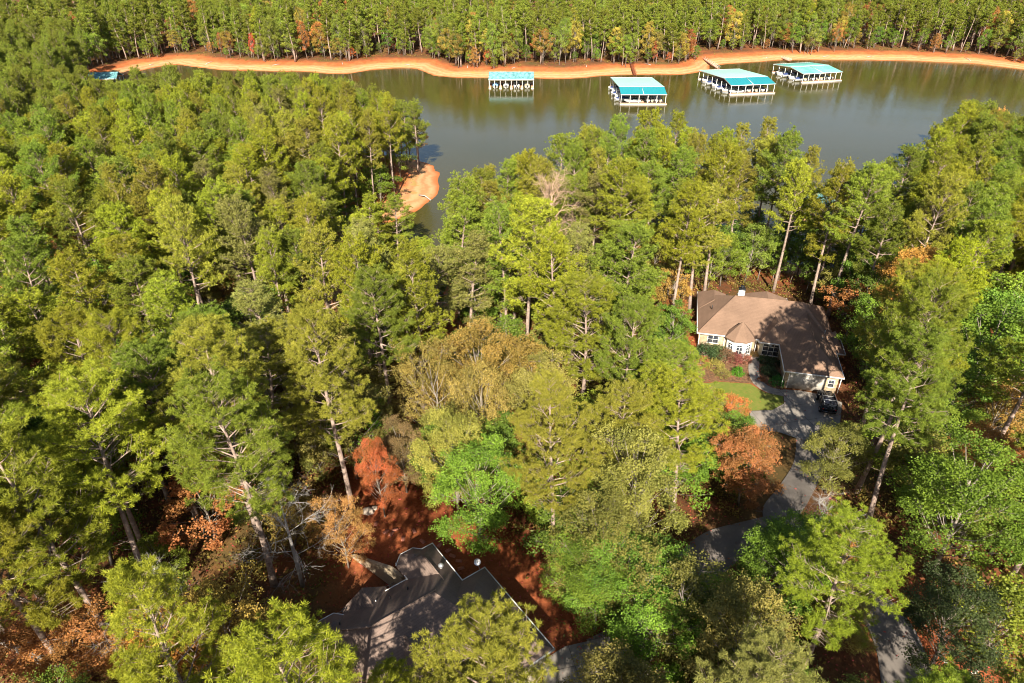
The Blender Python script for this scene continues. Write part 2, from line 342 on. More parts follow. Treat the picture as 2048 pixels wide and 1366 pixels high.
LANES = []
def strip(name, pts, width, m, off=.06, label=None):
    LANES.append(([tuple(q[:2]) for q in pts], max(width)/2 if hasattr(width, '__len__') else width/2))
    """a paved lane draped over the terrain"""
    P = [Vector(p[:2]) for p in pts]; out = []
    for i in range(len(P)-1):
        p0 = P[max(i-1, 0)]; p1 = P[i]; p2 = P[i+1]; p3 = P[min(i+2, len(P)-1)]
        n = max(2, int((p2-p1).length/.8))
        for k in range(n):
            t = k/n; out.append(.5*((2*p1)+(p2-p0)*t+(2*p0-5*p1+4*p2-p3)*t*t+(3*p1-p0-3*p2+p3)*t**3))
    out.append(P[-1]); n = len(out); wd = np.interp(np.linspace(0, 1, n), np.linspace(0, 1, len(width)), width) if hasattr(width, '__len__') else np.full(n, width)
    g = Geo(); rows = []
    for i, c in enumerate(out):
        t = (out[min(i+1, n-1)]-out[max(i-1, 0)]).normalized(); nn = Vector((-t.y, t.x)); zc = tz(c.x, c.y)
        for j in range(7):
            q = c+nn*wd[i]*(j/6-.5); rows.append((q.x, q.y, max(tz(q.x, q.y), zc-.25)+off))
    g.addv(rows); i = np.arange(n-1)[:, None]*7+np.arange(6)[None]; q = np.stack([i, i+1, i+8, i+7], -1).reshape(-1, 4); g.q.append(q); g.qt.append(np.zeros(len(q)))
    # skirt gives the slab an edge
    for side in (0, 6):
        a = [rows[k*7+side] for k in range(n)]
        for k in range(n-1): g.face([a[k], a[k+1], (a[k+1][0], a[k+1][1], a[k+1][2]-.3), (a[k][0], a[k][1], a[k][2]-.3)])
    return link(name, g.mesh(name, smooth_=True), M[m], kind='structure')
def sheet(name, P, m, off=.05, step=.6):
    """a sheet following the terrain inside outline P (metres)"""
    P = [(p[0], p[1]) for p in P]; x = [p[0] for p in P]; y = [p[1] for p in P]
    import bmesh
    bm = bmesh.new(); f = bm.faces.new([bm.verts.new((a, b, 0)) for a, b in P])
    for ax, lo, hi in ((0, min(x), max(x)), (1, min(y), max(y))):
        t = lo+step
        while t < hi:
            no = (1, 0, 0) if ax == 0 else (0, 1, 0); pc = (t, 0, 0) if ax == 0 else (0, t, 0)
            bmesh.ops.bisect_plane(bm, geom=bm.verts[:]+bm.edges[:]+bm.faces[:], plane_co=pc, plane_no=no); t += step*2
    bmesh.ops.triangulate(bm, faces=bm.faces[:])
    V = np.array([v.co[:2] for v in bm.verts]); Z = terrain(V[:, 0], V[:, 1])
    for v, z in zip(bm.verts, Z): v.co.z = z+off
    bmesh.ops.recalc_face_normals(bm, faces=bm.faces[:])
    if sum(f.normal.z for f in bm.faces) < 0: bmesh.ops.reverse_faces(bm, faces=bm.faces[:])
    me = bpy.data.meshes.new(name); bm.to_mesh(me); bm.free()
    return link(name, me, M[m], kind='structure')
G = lambda pts: [gnd(*p)[:2] for p in pts]
strip('driveway', G([(1622,800),(1625,860),(1618,930),(1585,990),(1562,1030),(1590,1090),(1670,1160),(1762,1230),(1800,1300),(1815,1366),(1830,1470)]), [7,5,3.7,3.4,3.4,3.6,3.8,3.9,4,4.1,4.1], 'asphalt', .07)
strip('driveway_branch', G([(1575,1050),(1510,1072),(1440,1095),(1392,1140),(1360,1200),(1290,1270),(1200,1320)]), [3.6,4.4,4.4,4.4,4.2,4.2,4.2], 'asphalt', .085)
sheet('house_apron', G([(1566,780),(1600,782),(1650,792),(1684,806),(1680,845),(1650,885),(1600,880),(1560,866),(1506,858),(1498,823),(1545,821),(1568,808)]), 'concrete', .10)
sheet('front_lawn', G([(1398,768),(1440,764),(1500,768),(1530,786),(1566,793),(1567,807),(1545,820),(1497,822),(1500,850),(1480,870),(1430,830)]), 'lawn', .05)
sheet('planting_bed', G([(1392,700),(1440,705),(1500,706),(1560,712),(1566,779),(1540,778),(1516,768),(1440,763),(1402,766),(1385,730)]), 'mulch', .035)
strip('garden_path', G([(1513,706),(1508,728),(1508,748),(1516,766),(1540,781),(1568,787)]), 1.5, 'concrete', .09)
sheet('parking_pad', G([(1092,1318),(1130,1294),(1226,1272),(1300,1262),(1300,1366),(1250,1440),(1080,1440),(1085,1366)]), 'concrete', .10)
strip('concrete_curb', G([(-40,1262),(10,1285),(70,1318),(135,1346)]), .5, 'concrete', .22)

# ------------------------------------------------------------ building helpers
def hip(g, x0, x1, y0, y1, ze, zr, axis, r0, r1, th=.16):
    """hip or gable roof on an eave rectangle; r0, r1: run of each end (0 = gable)"""
    b = [(x0,y0,ze-th),(x1,y0,ze-th),(x1,y1,ze-th),(x0,y1,ze-th)]; e = [(x0,y0,ze),(x1,y0,ze),(x1,y1,ze),(x0,y1,ze)]
    if axis == 'x': m = (y0+y1)/2; A = (x0+r0, m, zr); B = (x1-r1, m, zr); fs = [[e[0],e[1],B,A],[e[2],e[3],A,B],[e[3],e[0],A],[e[1],e[2],B]]
    else: m = (x0+x1)/2; A = (m, y0+r0, zr); B = (m, y1-r1, zr); fs = [[e[3],e[0],A,B],[e[1],e[2],B,A],[e[0],e[1],A],[e[2],e[3],B]]
    for f in fs: g.face(f)
    g.face(list(reversed(b)))
    for i in range(4): j = (i+1) % 4; g.face([b[i], b[j], e[j], e[i]])
    return g
def rim(g, x0, x1, y0, y1, ze, w=.09, h=.2, skip=''):
    """gutter and fascia boards round an eave rectangle"""
    if 's' not in skip: g.box(x0-w, x1+w, y0-w, y0-.002, ze-h, ze+.03)
    if 'n' not in skip: g.box(x0-w, x1+w, y1+.002, y1+w, ze-h, ze+.03)
    if 'w' not in skip: g.box(x0-w, x0-.002, y0, y1, ze-h, ze+.032)
    if 'e' not in skip: g.box(x1+.002, x1+w, y0, y1, ze-h, ze+.032)
    return g
def window(parent, x, y, z, w, h, rz=0, nx=2, nz=2, arch=False):
    """window on a wall whose outside faces local -Y turned by rz; x, y, z = sill centre on the wall face"""
    g = Geo(); gl = Geo(); hw = w/2
    g.box(-hw-.08, -hw, -.07, .05, 0, h); g.box(hw, hw+.08, -.07, .05, 0, h); g.box(-hw-.08, hw+.08, -.07, .05, h, h+.08); g.box(-hw-.14, hw+.14, -.12, .05, -.09, 0)
    for i in range(1, nx): g.box(-hw+w*i/nx-.03, -hw+w*i/nx+.03, -.06, .02, .003, h-.003)
    for i in range(1, nz): g.box(-hw+.003, hw-.003, -.055, .015, h*i/nz-.03, h*i/nz+.03)
    gl.box(-hw, hw, -.03, .0, 0, h)
    if arch:
        a = np.linspace(0, pi, 11); P = [(hw*cos(t), h+.08+hw*.85*sin(t)) for t in a]
        gl.poly.append([gl.addv([(x_, -.03, z_)])for x_, z_ in P])
        g.tube([(x_*1.06, -.03, z_) for x_, z_ in P], .06, 4); g.tube([(0, -.04, h+.08), (0, -.04, h+.08+hw*.85)], .03, 4)
    f = part('window', g, 'trim', parent); f.location = (x, y, z); f.rotation_euler = (0, 0, rz)
    part('pane', gl, 'glass', f)
    return f

# ------------------------------------------------------------ brown roofed house in the clearing
def far_house():
    T = thing('stone_house', 'tan stone and cream house under a broad brown hip roof beside the sunlit lawn', 'house', (28.29, 89.01, 6.0), R(-13))
    E = 3.0
    g = Geo(); g.prism([(.45,.5),(8.6,.5),(8.6,2.4),(9.3,2.4),(9.3,.5),(12.4,.5),(12.4,-7.4),(19.2,-7.4),(19.2,-.3),(20.5,-.3),(20.5,3.9),(19.6,3.9),(19.6,12.3),(.45,12.3)], -1.5, E-.17)
    part('wall', g, 'stone', T)
    g = Geo(); hip(g, 0, 20, 0, 12.9, E, 6.6, 'x', 5.2, 4.6); hip(g, 11.85, 19.65, -7.9, 6.0, E+.004, 5.95, 'y', 3.9, .5)
    hip(g, 9.0, 13.6, -.75, 5.6, E+.008, 5.25, 'y', 2.3, .5); hip(g, 19.0, 21.1, -.7, 4.4, E-.45, 4.0, 'y', 1.2, 1.0)
    hip(g, 6.6, 14.4, 7.0, 14.4, E+.006, 5.7, 'y', .5, 3.4); hip(g, -.02, 4.9, 7.5, 13.6, E+.01, 4.8, 'y', .5, 2.2)
    c = (6.3, .35); P = [(c[0]+2.35*cos(a), c[1]+2.0*sin(a)) for a in np.linspace(R(157.5), R(517.5), 9)[:8]]
    for i in range(8): j = (i+1) % 8; g.face([(*P[i], E+.05), (*P[j], E+.05), (c[0], c[1]+.1, 5.5)]); g.face([(*P[i], E-.12), (*P[j], E-.12), (*P[j], E+.05), (*P[i], E+.05)])
    g.face([(*p, E-.12) for p in reversed(P)])
    # ridge caps
    for a, b in [((5.2,6.45,6.62),(15.4,6.45,6.62)),((0,0,E+.03),(5.2,6.45,6.62)),((15.75,-4,5.97),(15.75,4,5.97))]: g.tube([a, b], .09, 5)
    rf = part('roof', g, 'roof2', T)
    g = Geo(); rim(g, 0, 11.8, 0, 13.0, E, skip='ens'); rim(g, 0, 4.0, 0, 12.9, E, skip='enw'); rim(g, 11.85, 19.65, -7.9, -.8, E+.004, skip='n'); g.box(8.3, 9.0, -.09, -.002, E-.2, E+.03)
    rim(g, 9.0, 11.7, -.75, 0, E+.008, skip='en'); g.box(19.66, 20.09, -.09, -.002, E-.2, E+.03); rim(g, 19.0, 21.1, -.7, 4.4, E-.45, skip='w'); rim(g, 6.6, 14.4, 13, 14.4, E, skip='s'); rim(g, 0, 4.9, 12.9, 13.6, E, skip='s')
    for x, y in ((.4,.05),(4.1,.05),(8.75,.05),(12.0,-7.75),(19.5,-7.75)): g.box(x-.05, x+.05, y+.25, y+.35, -.5, E-.2)
    part('gutter', g, 'trim', T)
    # bay with three arched windows
    g = Geo(); P2 = [(c[0]+1.95*cos(a), c[1]+1.65*sin(a)) for a in np.linspace(R(157.5), R(517.5), 9)[:8]]; g.prism(P2, -1.2, E-.13)
    bay = part('bay', g, 'white', T, 'white half-octagon bay with three arched windows')
    for i in (1, 2, 3):
        a, b = P2[i], P2[i+1]; mx, my = (a[0]+b[0])/2, (a[1]+b[1])/2; rz = math.atan2(b[1]-a[1], b[0]-a[0])
        window(bay, mx, my-.01, .75, .82, 1.15, rz, 2, 2, True)
    window(T, 2.45, .49, 1.25, 1.5, 1.2, 0, 2, 2)
    g = Geo(); g.box(9.32, 12.38, .2, .49, -1, E-.19); g.box(8.45, 9.5, .25, .48, 2.45, E-.19)
    bp = part('entry_wall', g, 'cream', T)
    window(bp, 11.0, .19, .35, 2.3, 2.2, 0, 3, 3)
    g = Geo(); g.box(8.63, 9.27, 2.33, 2.39, 0, 2.2); d = part('front_door', g, 'door', T); g2 = Geo(); g2.box(9.12, 9.17, 2.26, 2.33, .9, 1.15); part('handle', g2, 'metal', d)
    g = Geo(); g.box(8.2, 9.6, -.9, .18, -.3, .08); g.box(8.3, 9.5, -1.3, -.9, -.3, -.06); part('porch_step', g, 'brick', T)
    g = Geo(); g.box(12.8, 17.4, -7.46, -7.39, 0, 2.35)
    for i in range(1, 4): g.box(12.82, 17.38, -7.475, -7.46, i*.59-.012, i*.59+.012)
    part('garage_door', g, 'garage', T, 'pale wide garage door')
    g = Geo(); g.box(12.65, 12.8, -7.5, -7.38, 0, 2.5); g.box(17.4, 17.55, -7.5, -7.38, 0, 2.5); g.box(12.8, 17.4, -7.5, -7.38, 2.35, 2.5); part('door_surround', g, 'trim', T)
    window(T, 18.35, -7.41, 1.0, .7, 1.1, 0, 1, 2)
    g = Geo(); g.box(5.75, 6.65, 7.1, 8.0, 4.5, 7.35); ch = part('chimney', g, 'white', T, 'white chimney with a black cap')
    g = Geo(); g.box(5.69, 6.71, 7.04, 8.06, 7.35, 7.47); g.tube([(6.2,7.55,7.47),(6.2,7.55,7.8)], .2, 8); g.box(5.9, 6.5, 7.25, 7.85, 7.8, 7.88); part('cap', g, 'black', ch)
    for x, y, z in ((2.0,5.2,4.75),(17.9,.6,5.0),(17.0,-2.4,5.6)):
        g = Geo(); g.tube([(x,y,z-.2),(x,y,z+.42)], .06, 8); part('roof_vent', g, 'black' if x < 5 else 'metal', T)
    return T
far_house()

# ------------------------------------------------------------ dark roofed house in the foreground
NHR = R(36); NHO = (-16.52, 34.58)
def nh(X, Y): dx, dy = X-NHO[0], Y-NHO[1]; return (dx*cos(NHR)+dy*sin(NHR), -dx*sin(NHR)+dy*cos(NHR))
def near_house():
    T = thing('shingle_house', 'grey-brown hip roofed house in tree shade at the bottom of the photo', 'house', (*NHO, 9.5), NHR)
    E = 3.5
    g = Geo(); g.prism([(.4,-.4),(3.2,-.2),(8.9,-.2),(9.6,2.1),(12.6,2.1),(12.6,-3.1),(15.0,-3.1),(15.0,-12.2),(8.8,-12.2),(8.8,-9.2),(.4,-9.2)], -3.5, E-.17); part('wall', g, 'cream', T)
    g = Geo(); hip(g, 0, 13.0, -9.6, .3, E, 7.05, 'x', 3.7, 3.9); hip(g, 9.15, 12.98, -4.6, 2.5, E+.006, 5.15, 'y', .3, 2.0)
    hip(g, 8.4, 15.4, -12.6, -2.7, E+.003, 6.15, 'y', 2.5, 3.4); hip(g, 3.1, 7.3, -3.2, .95, E-.25, 4.8, 'y', .2, .15)
    def bayroof(c, r, zt, ze):
        P = [(c[0]+r*cos(a), c[1]+r*sin(a)) for a in np.linspace(R(22.5), R(382.5), 9)[:8]]
        for i in range(8): j = (i+1) % 8; g.face([(*P[i], ze), (*P[j], ze), (*c, zt)]); g.face([(*P[i], ze-.16), (*P[j], ze-.16), (*P[j], ze), (*P[i], ze)])
        g.face([(*p, ze-.16) for p in reversed(P)]); return P
    P1 = bayroof((1.75, -.75), 1.75, 4.7, E+.01); P2 = bayroof((10.6, 1.55), 1.7, 4.7, E+.012)
    hip(g, 3.8, 7.6, -10.2, -5.2, E+.5, 6.05, 'y', 0, .4)
    for a, b in [((3.6,-4.65,7.02),(9.4,-4.65,7.02)),((11.06,-3,5.17),(11.06,.5,5.17)),((0,.3,E+.02),(3.6,-4.65,7.02))]: g.tube([a, b], .09, 5)
    part('roof', g, 'roof1', T)
    g = Geo(); rim(g, 0, 7.5, -9.6, .3, E, skip='en'); g.box(7.0, 9.1, .302, .39, E-.2, E+.03); rim(g, 9.2, 13.0, -2.6, 2.5, E+.006, skip='sn'); g.box(11.9, 13.09, 2.502, 2.59, E-.2, E+.03); rim(g, 13.1, 15.4, -12.6, -2.7, E+.003, skip='w')
    for P in (P1, P2):
        for i in range(8):
            a, b = P[i], P[(i+1) % 8]
            if (a[1]+b[1])/2 > (.1 if P is P1 else 2.2): g.tube([(*a, E), (*b, E)], .08, 4)
    g.tube([(3.8,-10.22,E+.52),(5.7,-10.22,6.05),(7.6,-10.22,E+.52)], .1, 4)
    part('gutter', g, 'trim', T)
    g = Geo(); g.box(4.1, 7.3, -9.95, -9.65, -1, E+.38); en = part('entry_wall', g, 'cream', T)
    window(en, 5.7, -9.96, .5, 1.9, 2.4, 0, 3, 3, True)
    window(T, 2.2, -9.62, 1, 1.4, 1.5, R(0))
    for x, y, z, m in ((2.2,-1.3,4.6,'black'),(6.6,-1.6,4.85,'black'),(8.2,-1.8,5.0,'black'),(5.6,-.9,4.35,'metal')):
        g = Geo(); g.tube([(x,y,z-.3),(x,y,z+.3)], .07, 8); part('roof_vent', g, m, T)
    g = Geo(); g.tube([(11.8,-1.2,4.2),(11.8,-1.2,4.75)], .12, 10); g.tube([(11.8,-1.2,4.75),(11.8,-1.2,4.85),(11.8,-1.2,5.0),(11.8,-1.2,5.12)], [.14,.25,.25,.08], 12); part('turbine_vent', g, 'metal', T, 'round metal turbine vent')
    # satellite dish
    g = Geo(); a = np.linspace(0, 2*pi, 20, endpoint=False); c = np.array((14.9, -2.3, E+.75)); n = Vector((-.35, -.7, .62)).normalized(); q = n.to_track_quat('Z', 'Y')
    for r0, r1 in ((.0, .12), (.12, .22), (.22, .31)):
        for i in range(20):
            f = lambda r, t: tuple(Vector(c)+q@Vector((r*cos(t), r*sin(t), r*r*.45)))
            t0, t1 = a[i], a[(i+1) % 20]; g.face([f(r0+.001, t0), f(r1, t0), f(r1, t1), f(r0+.001, t1)])
    D = part('satellite_dish', g, 'metal', T); g = Geo(); g.tube([(14.9,-2.75,E-.1),(14.9,-2.45,E+.5),tuple(c)], .035, 6); g.tube([tuple(c), tuple(Vector(c)+n*.45)], .02, 5); part('bracket', g, 'metal', D)
    # rear deck with rail
    g = Geo(); g.box(3.2, 9.3, .3, 2.6, -.1, .05); d = part('deck', g, 'deck', T)
    g = Geo(); g.tube([(3.2,2.6,1.0),(9.3,2.6,1.0)], .05, 4); g.tube([(3.2,2.6,.5),(9.3,2.6,.5)], .025, 4); g.tube([(3.2,.4,1.0),(3.2,2.6,1.0)], .05, 4)
    for i in range(7): g.tube([(3.2+i*1.016,2.6,-3),(3.2+i*1.016,2.6,1.08)], .06, 4)
    part('railing', g, 'limb', d)
    return T
near_house()
# stucco wall that runs out from the house into the clay yard
g = Geo(); a = Vector((-9.9, 41.2)); b = Vector((-15.4, 45.5)); t = (b-a).normalized(); n = Vector((-t.y, t.x))*.17
n = -n if n.y < 0 else n
def wallsec(p, w, z0, z1): return [(*(p-n*w), z0), (*(p+n*w), z0), (*(p+n*w), z1), (*(p-n*w), z1)]
rows = [wallsec(a, 1, 7, 12.2), wallsec(a.lerp(b, .22), 1, 7, 12.2), wallsec(a.lerp(b, .6), 1, 7, 11.1), wallsec(b, 1, 7, 9.9), wallsec(b+t*.5, .5, 7, 9.7)]
for r0, r1 in zip(rows, rows[1:]):
    for i in range(4): j = (i+1) % 4; g.face([r0[i], r0[j], r1[j], r1[i]])
g.face(rows[0][::-1]); g.face(rows[-1])
tag(link('garden_wall', g.mesh('garden_wall'), M['stucco']), 'tan stucco wall sloping from the dark-roofed house into the red clay yard', 'wall')

# ------------------------------------------------------------ docks and boats
def dock_roof(g, w, d, ridge, ze, zr, ov=.0, which=None):
    F_ = [(0,0,ze),(w,0,ze),(w,ridge,zr),(0,ridge,zr)]; B_ = [(0,ridge,zr),(w,ridge,zr),(w,d,ze),(0,d,ze)]
    for f, k in ((F_, 'f'), (B_, 'b')):
        if which in (None, k):
            lo = [(x, y, z-.12) for x, y, z in f]; g.face(f); g.face(lo[::-1])
            for i in range(4): j = (i+1) % 4; g.face([lo[i], lo[j], f[j], f[i]])
    nr = int(w/1.1)
    for i in range(nr+1):
        x = .03+(w-.06)*i/nr
        if which in (None, 'f'): g.tube([(x,.02,ze+.03),(x,ridge,zr+.03)], .028, 3)
        if which in (None, 'b'): g.tube([(x,ridge,zr+.03),(x,d-.02,ze+.03)], .028, 3)
def dock(px_fl, px_fr, w, d, ridge, ze, zr, mf, mb, label, nposts, gang=None, rot=None, side_fingers=0, front=None):
    A = at(*px_fl, 4); B = at(*px_fr, 4); rz = rot if rot is not None else math.atan2(B[1]-A[1], B[0]-A[0])
    T = thing('boat_dock', label, 'dock', (A[0], A[1], 0), rz)
    g = Geo(); dock_roof(g, w, d, ridge, ze, zr, which='f'); rf = part('roof', g, mf, T)
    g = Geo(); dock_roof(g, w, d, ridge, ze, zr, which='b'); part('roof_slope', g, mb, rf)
    g = Geo(); g.box(-.08, w+.08, -.1, -.003, ze-.22, ze+.05); g.box(-.08, w+.08, d+.003, d+.1, ze-.22, ze+.05)
    for x in (-.1, w+.003): g.face([(x,0,ze-.22),(x,ridge,zr-.15),(x,ridge,zr+.05),(x,0,ze+.05)]); g.face([(x,ridge,zr-.15),(x,d,ze-.22),(x,d,ze+.05),(x,ridge,zr+.05)])
    if d > 12: g.tube([(w*.5,.0,ze+.05),(w*.5,ridge,zr+.05)], .1, 4); g.tube([(0,ridge,zr+.03),(w,ridge,zr+.03)], .1, 4)
    part('fascia', g, 'post', T)
    nd = max(2, round(d/5))
    for j in range(nd+1):
        for i in range(nposts+1):
            if 0 < j < nd and 0 < i < nposts: continue
            x = .25+(w-.5)*i/nposts; y = .25+(d-.5)*j/nd; g = Geo(); g.box(x-.09, x+.09, y-.09, y+.09, -2, ze-.13); part('post', g, 'post', T)
    g = Geo(); g2 = Geo()
    def plank(x0, x1, y0, y1): g.box(x0, x1, y0, y1, .42, .55); g2.box(x0+.05, x1-.05, y0+.05, y1-.05, -.15, .42)
    if front == 'slips':
        for i in range(5): x = (w-1.1)*i/4; plank(x, x+1.1, -.3, d-1.5)
        plank(0, w, d-1.49, d)
    else:
        plank(-.2, w+.2, -.6, 1.3); plank(w*.5-.6, w*.5+.6, 1.31, d-1.31); plank(-.2, w+.2, d-1.3, d+.2)
        for k in range(1, side_fingers): y = 1.3+(d-2.6)*k/side_fingers; plank(0, w*.5-.61, y-.35, y+.35); plank(w*.5+.61, w, y-.35, y+.35)
    part('deck', g, 'deck', T); part('float', g2, 'post', T)
    if gang:
        P = Vector((*at(*gang[0], 1.6), tz(*at(*gang[0], 1.6))+.3)); Q = Vector((*at(*gang[1], .6), .6))
        g = Geo(); t = (Q-P).normalized(); s = Vector((-t.y, t.x, 0)).normalized()*.65
        for k in (0,): g.face([P-s, P+s, Q+s, Q-s][::-1]); lo = Vector((0, 0, -.15)); g.face([P-s+lo, P+s+lo, Q+s+lo, Q-s+lo]); g.face([P-s, Q-s, Q-s+lo, P-s+lo]); g.face([P+s, P+s+lo, Q+s+lo, Q+s])
        go = link('gangway', g.mesh('gangway'), M['door' if gang[2] == 'red' else 'deck']); go['_p'] = 1
        g = Geo()
        for sg in (-1, 1):
            up = Vector((0, 0, 1.0)); g.tube([P+s*sg+up, Q+s*sg+up], .045, 4); g.tube([P+s*sg+up*.5, Q+s*sg+up*.5], .03, 4)
            for k in range(9): c = P.lerp(Q, k/8)+s*sg; g.tube([c, c+up], .045, 4)
        ro = part('handrail', g, 'door' if gang[2] == 'red' else 'post', go)
        bpy.context.view_layer.update(); go.parent = T; go.matrix_parent_inverse = T.matrix_world.inverted(); del go['_p']
    return T, A, rz
def hull_mesh(L, W, H):
    g = Geo(); n = 9; rows = []
    for i in range(n):
        t = i/(n-1); hw = W/2*(1 if t < .55 else max(.04, math.sqrt(max(0, 1-((t-.55)/.45)**2)))); y = t*L; sh = H*(1+.28*t*t); keel = .0 if t < .6 else H*.9*((t-.6)/.4)**2
        rows.append([(-hw, y, sh), (-hw*.8, y, .22*H+keel*.6), (0, y, -.25*H+keel), (hw*.8, y, .22*H+keel*.6), (hw, y, sh)])
    k = g.addv([p for r in rows for p in r]); f = []
    for i in range(n-1):
        for j in range(4): f.append((k+i*5+j, k+i*5+j+1, k+(i+1)*5+j+1, k+(i+1)*5+j))
    g.q.append(np.array(f)); g.qt.append(np.zeros(len(f))); g.poly.append([k+j for j in range(4, -1, -1)])
    return g, rows
def runabout(label, cover='navy', covered=True):
    T = thing('motorboat', label, 'boat'); g, rows = hull_mesh(6.4, 2.4, .95); part('hull', g, 'gel', T)
    g = Geo(); g.face([rows[i][0] for i in range(5, 9)]+[rows[i][4] for i in range(8, 4, -1)]); part('foredeck', g, 'gel', T)
    g = Geo(); g.box(-1.1, 1.1, .0, .6, .75, .98); part('engine_box', g, 'gel', T)
    for sx in (-.9, .3): g = Geo(); g.box(sx, sx+.6, 2.2, 2.7, .4, 1.05); part('seat', g, 'gel', T)
    g = Geo(); g.face([(-1.05, 3.3, .95), (1.05, 3.3, .95), (.85, 3.1, 1.5), (-.85, 3.1, 1.5)]); g.face([(-1.05,3.3,.95),(-.85,3.1,1.5),(-.98,2.3,1.3),(-1.12,2.3,.95)]); part('windscreen', g, 'glass', T)
    g = Geo(); g.box(-.25, .25, -.55, .0, .55, 1.35); g.box(-.07, .07, -.4, -.2, -.5, .55); part('outboard_motor', g, 'black' if cover != 'navy' else 'gel', T)
    if covered:
        g = Geo(); hw = 1.15
        P = [[(-hw, y, .98), (-hw*.55, y, .98+h*.8), (0, y, .98+h), (hw*.55, y, .98+h*.8), (hw, y, .98)] for y, h in ((.1,.15),(1.5,.5),(3.1,.75),(4.2,.35),(5.2,.12))]
        k = g.addv([p for r in P for p in r]); f = [(k+i*5+j, k+i*5+j+1, k+(i+1)*5+j+1, k+(i+1)*5+j) for i in range(4) for j in range(4)]; g.q.append(np.array(f)); g.qt.append(np.zeros(len(f)))
        part('cover', g, cover, T)
    return T
def pontoon(label, cover='tan'):
    T = thing('pontoon_boat', label, 'boat')
    for sx in (-.85, .85):
        g = Geo(); g.tube([(sx,0,.05),(sx,6.2,.05),(sx,6.9,.15),(sx,7.2,.35)], [.33,.33,.25,.05], 10); part('pontoon', g, 'metal', T)
    g = Geo(); g.box(-1.25, 1.25, .1, 6.8, .42, .52); part('deck', g, 'tan', T)
    g = Geo(); g.box(-1.25, -1.2, .3, 6.6, .55, 1.15); g.box(1.2, 1.25, .3, 6.6, .55, 1.15); g.box(-1.2, 1.2, 6.55, 6.6, .55, 1.15); g.box(-1.2, .4, .3, .35, .55, 1.15); part('fence', g, 'gel', T)
    g = Geo(); g.box(-1.15, -.6, .6, 3, .53, .95); g.box(.6, 1.15, 3.6, 6, .53, .95); g.box(-1.15, -.6, 3.8, 6, .53, .95); g.box(.55, 1.1, 1.6, 2.4, .53, 1.2); part('seat', g, 'gel', T)
    g = Geo(); pts = [(x, 2.35+.12*cos(x*1.3)) for x in np.linspace(-1.2, 1.2, 7)]
    for (x0, z0), (x1, z1) in zip(pts, pts[1:]): g.face([(x0,1.0,z0),(x1,1.0,z1),(x1,3.6,z1),(x0,3.6,z0)])
    for sx in (-1.2, 1.2): g.tube([(sx,2.3,1.1),(sx,1.1,2.37)], .025, 4); g.tube([(sx,2.3,1.1),(sx,3.5,2.37)], .025, 4)
    part('canopy', g, cover, T)
    g = Geo(); g.box(-.22, .22, -.5, .05, .5, 1.3); g.box(-.06, .06, -.35, -.2, -.4, .5); part('outboard_motor', g, 'black', T)
    return T
BO = {}
def put_boat(kind, key, A, rz, lx, ly, brz, label, group):
    k = (kind, key)
    if k not in BO:
        BO[k] = runabout(label, key, key != 'open') if kind == 'r' else pontoon(label, key); o = BO[k]
    else: o = copy_tree(BO[k])
    o.location = (A[0]+lx*cos(rz)-ly*sin(rz), A[1]+lx*sin(rz)+ly*cos(rz), .12); o.rotation_euler = (0, 0, rz+brz)
    o['label'] = label; o['group'] = group
D1, A1, r1 = dock((977,158), (1067,158), 19.3, 10.5, 5.2, 3.7, 6.0, 'oldteal', 'oldteal', 'small dock with weathered teal roof and four boat slips facing the camera', 8, front='slips')
for i, (k, c, l) in enumerate([('r','bluec','boat under light blue cover in the leftmost slip of the weathered dock'), ('r','gelopen','open white boat in the second slip of the weathered dock'), ('p','darkc','pontoon boat under dark canopy in the third slip of the weathered dock'), ('r','tan','tan covered boat in the rightmost slip of the weathered dock')]):
    M.setdefault('gelopen', M['gel']); put_boat(k, c, A1, r1, 2.85+i*4.55, .6, 0, l, 'boats in the weathered four-slip dock')
D2, A2, r2 = dock((1242,188), (1333,188), 17.9, 33, 6.5, 3.8, 5.4, 'teal', 'sheen', 'large dock with pale glare-painted back roof and teal front strip, nearest the camera', 5, ((1262,133), (1270,150), 'red'), side_fingers=6)
for k in range(5): put_boat(('r','p')[k % 2], ('navy','darkc')[k % 2], A2, r2, -.9, 6.5+k*5.0, -pi/2, f'{("navy covered motorboat","dark canopied pontoon")[k%2]}, {("first","second","third","fourth","last")[k]} from the front on the left side of the nearest dock', 'boats down the left side of the nearest dock')
put_boat('r', 'open', A2, r2, 8.4, 3.2, pi/2, 'long open white boat lying sideways at the front left of the nearest dock', 'boats along the front of the nearest dock')
for k in range(2): put_boat('p', 'darkc', A2, r2, 12.1+k*3.3, 2.2, 0, f'dark canopied pontoon boat in the front right of the nearest dock, {("left","right")[k]} of the pair', 'boats along the front of the nearest dock')
D3, A3, r3 = dock((1463,170), (1548,165), 19.6, 33, 7.5, 3.8, 5.3, 'teal', 'sheen', 'large dock with pale mint painted behind teal roof strip, middle of the three big docks', 6, ((1408,118), (1437,137), 'w'), rot=R(10), side_fingers=6)
for k in range(5): put_boat(('r','p')[(k+1) % 2], ('navy','darkc')[(k+1) % 2], A3, r3, -1.2, 5.5+k*5.1, -pi/2, f'{("dark canopied pontoon","navy covered motorboat")[k%2]}, {("first","second","third","fourth","last")[k]} from the front on the left side of the middle big dock', 'boats down the left side of the middle big dock')
put_boat('r', 'open', A3, r3, 7.2, 3.0, pi/2, 'open white boat lying sideways at the front of the middle big dock', 'boats along the front of the middle big dock')
for k in range(3): put_boat(('p','r')[k % 2], ('darkc','tan')[k % 2], A3, r3, 10.3+k*3.2, 2.2, 0, f'{("dark canopied pontoon","tan covered motorboat")[k%2]} at the front of the middle big dock, {("left","middle","right")[k]} of three', 'boats along the front of the middle big dock')
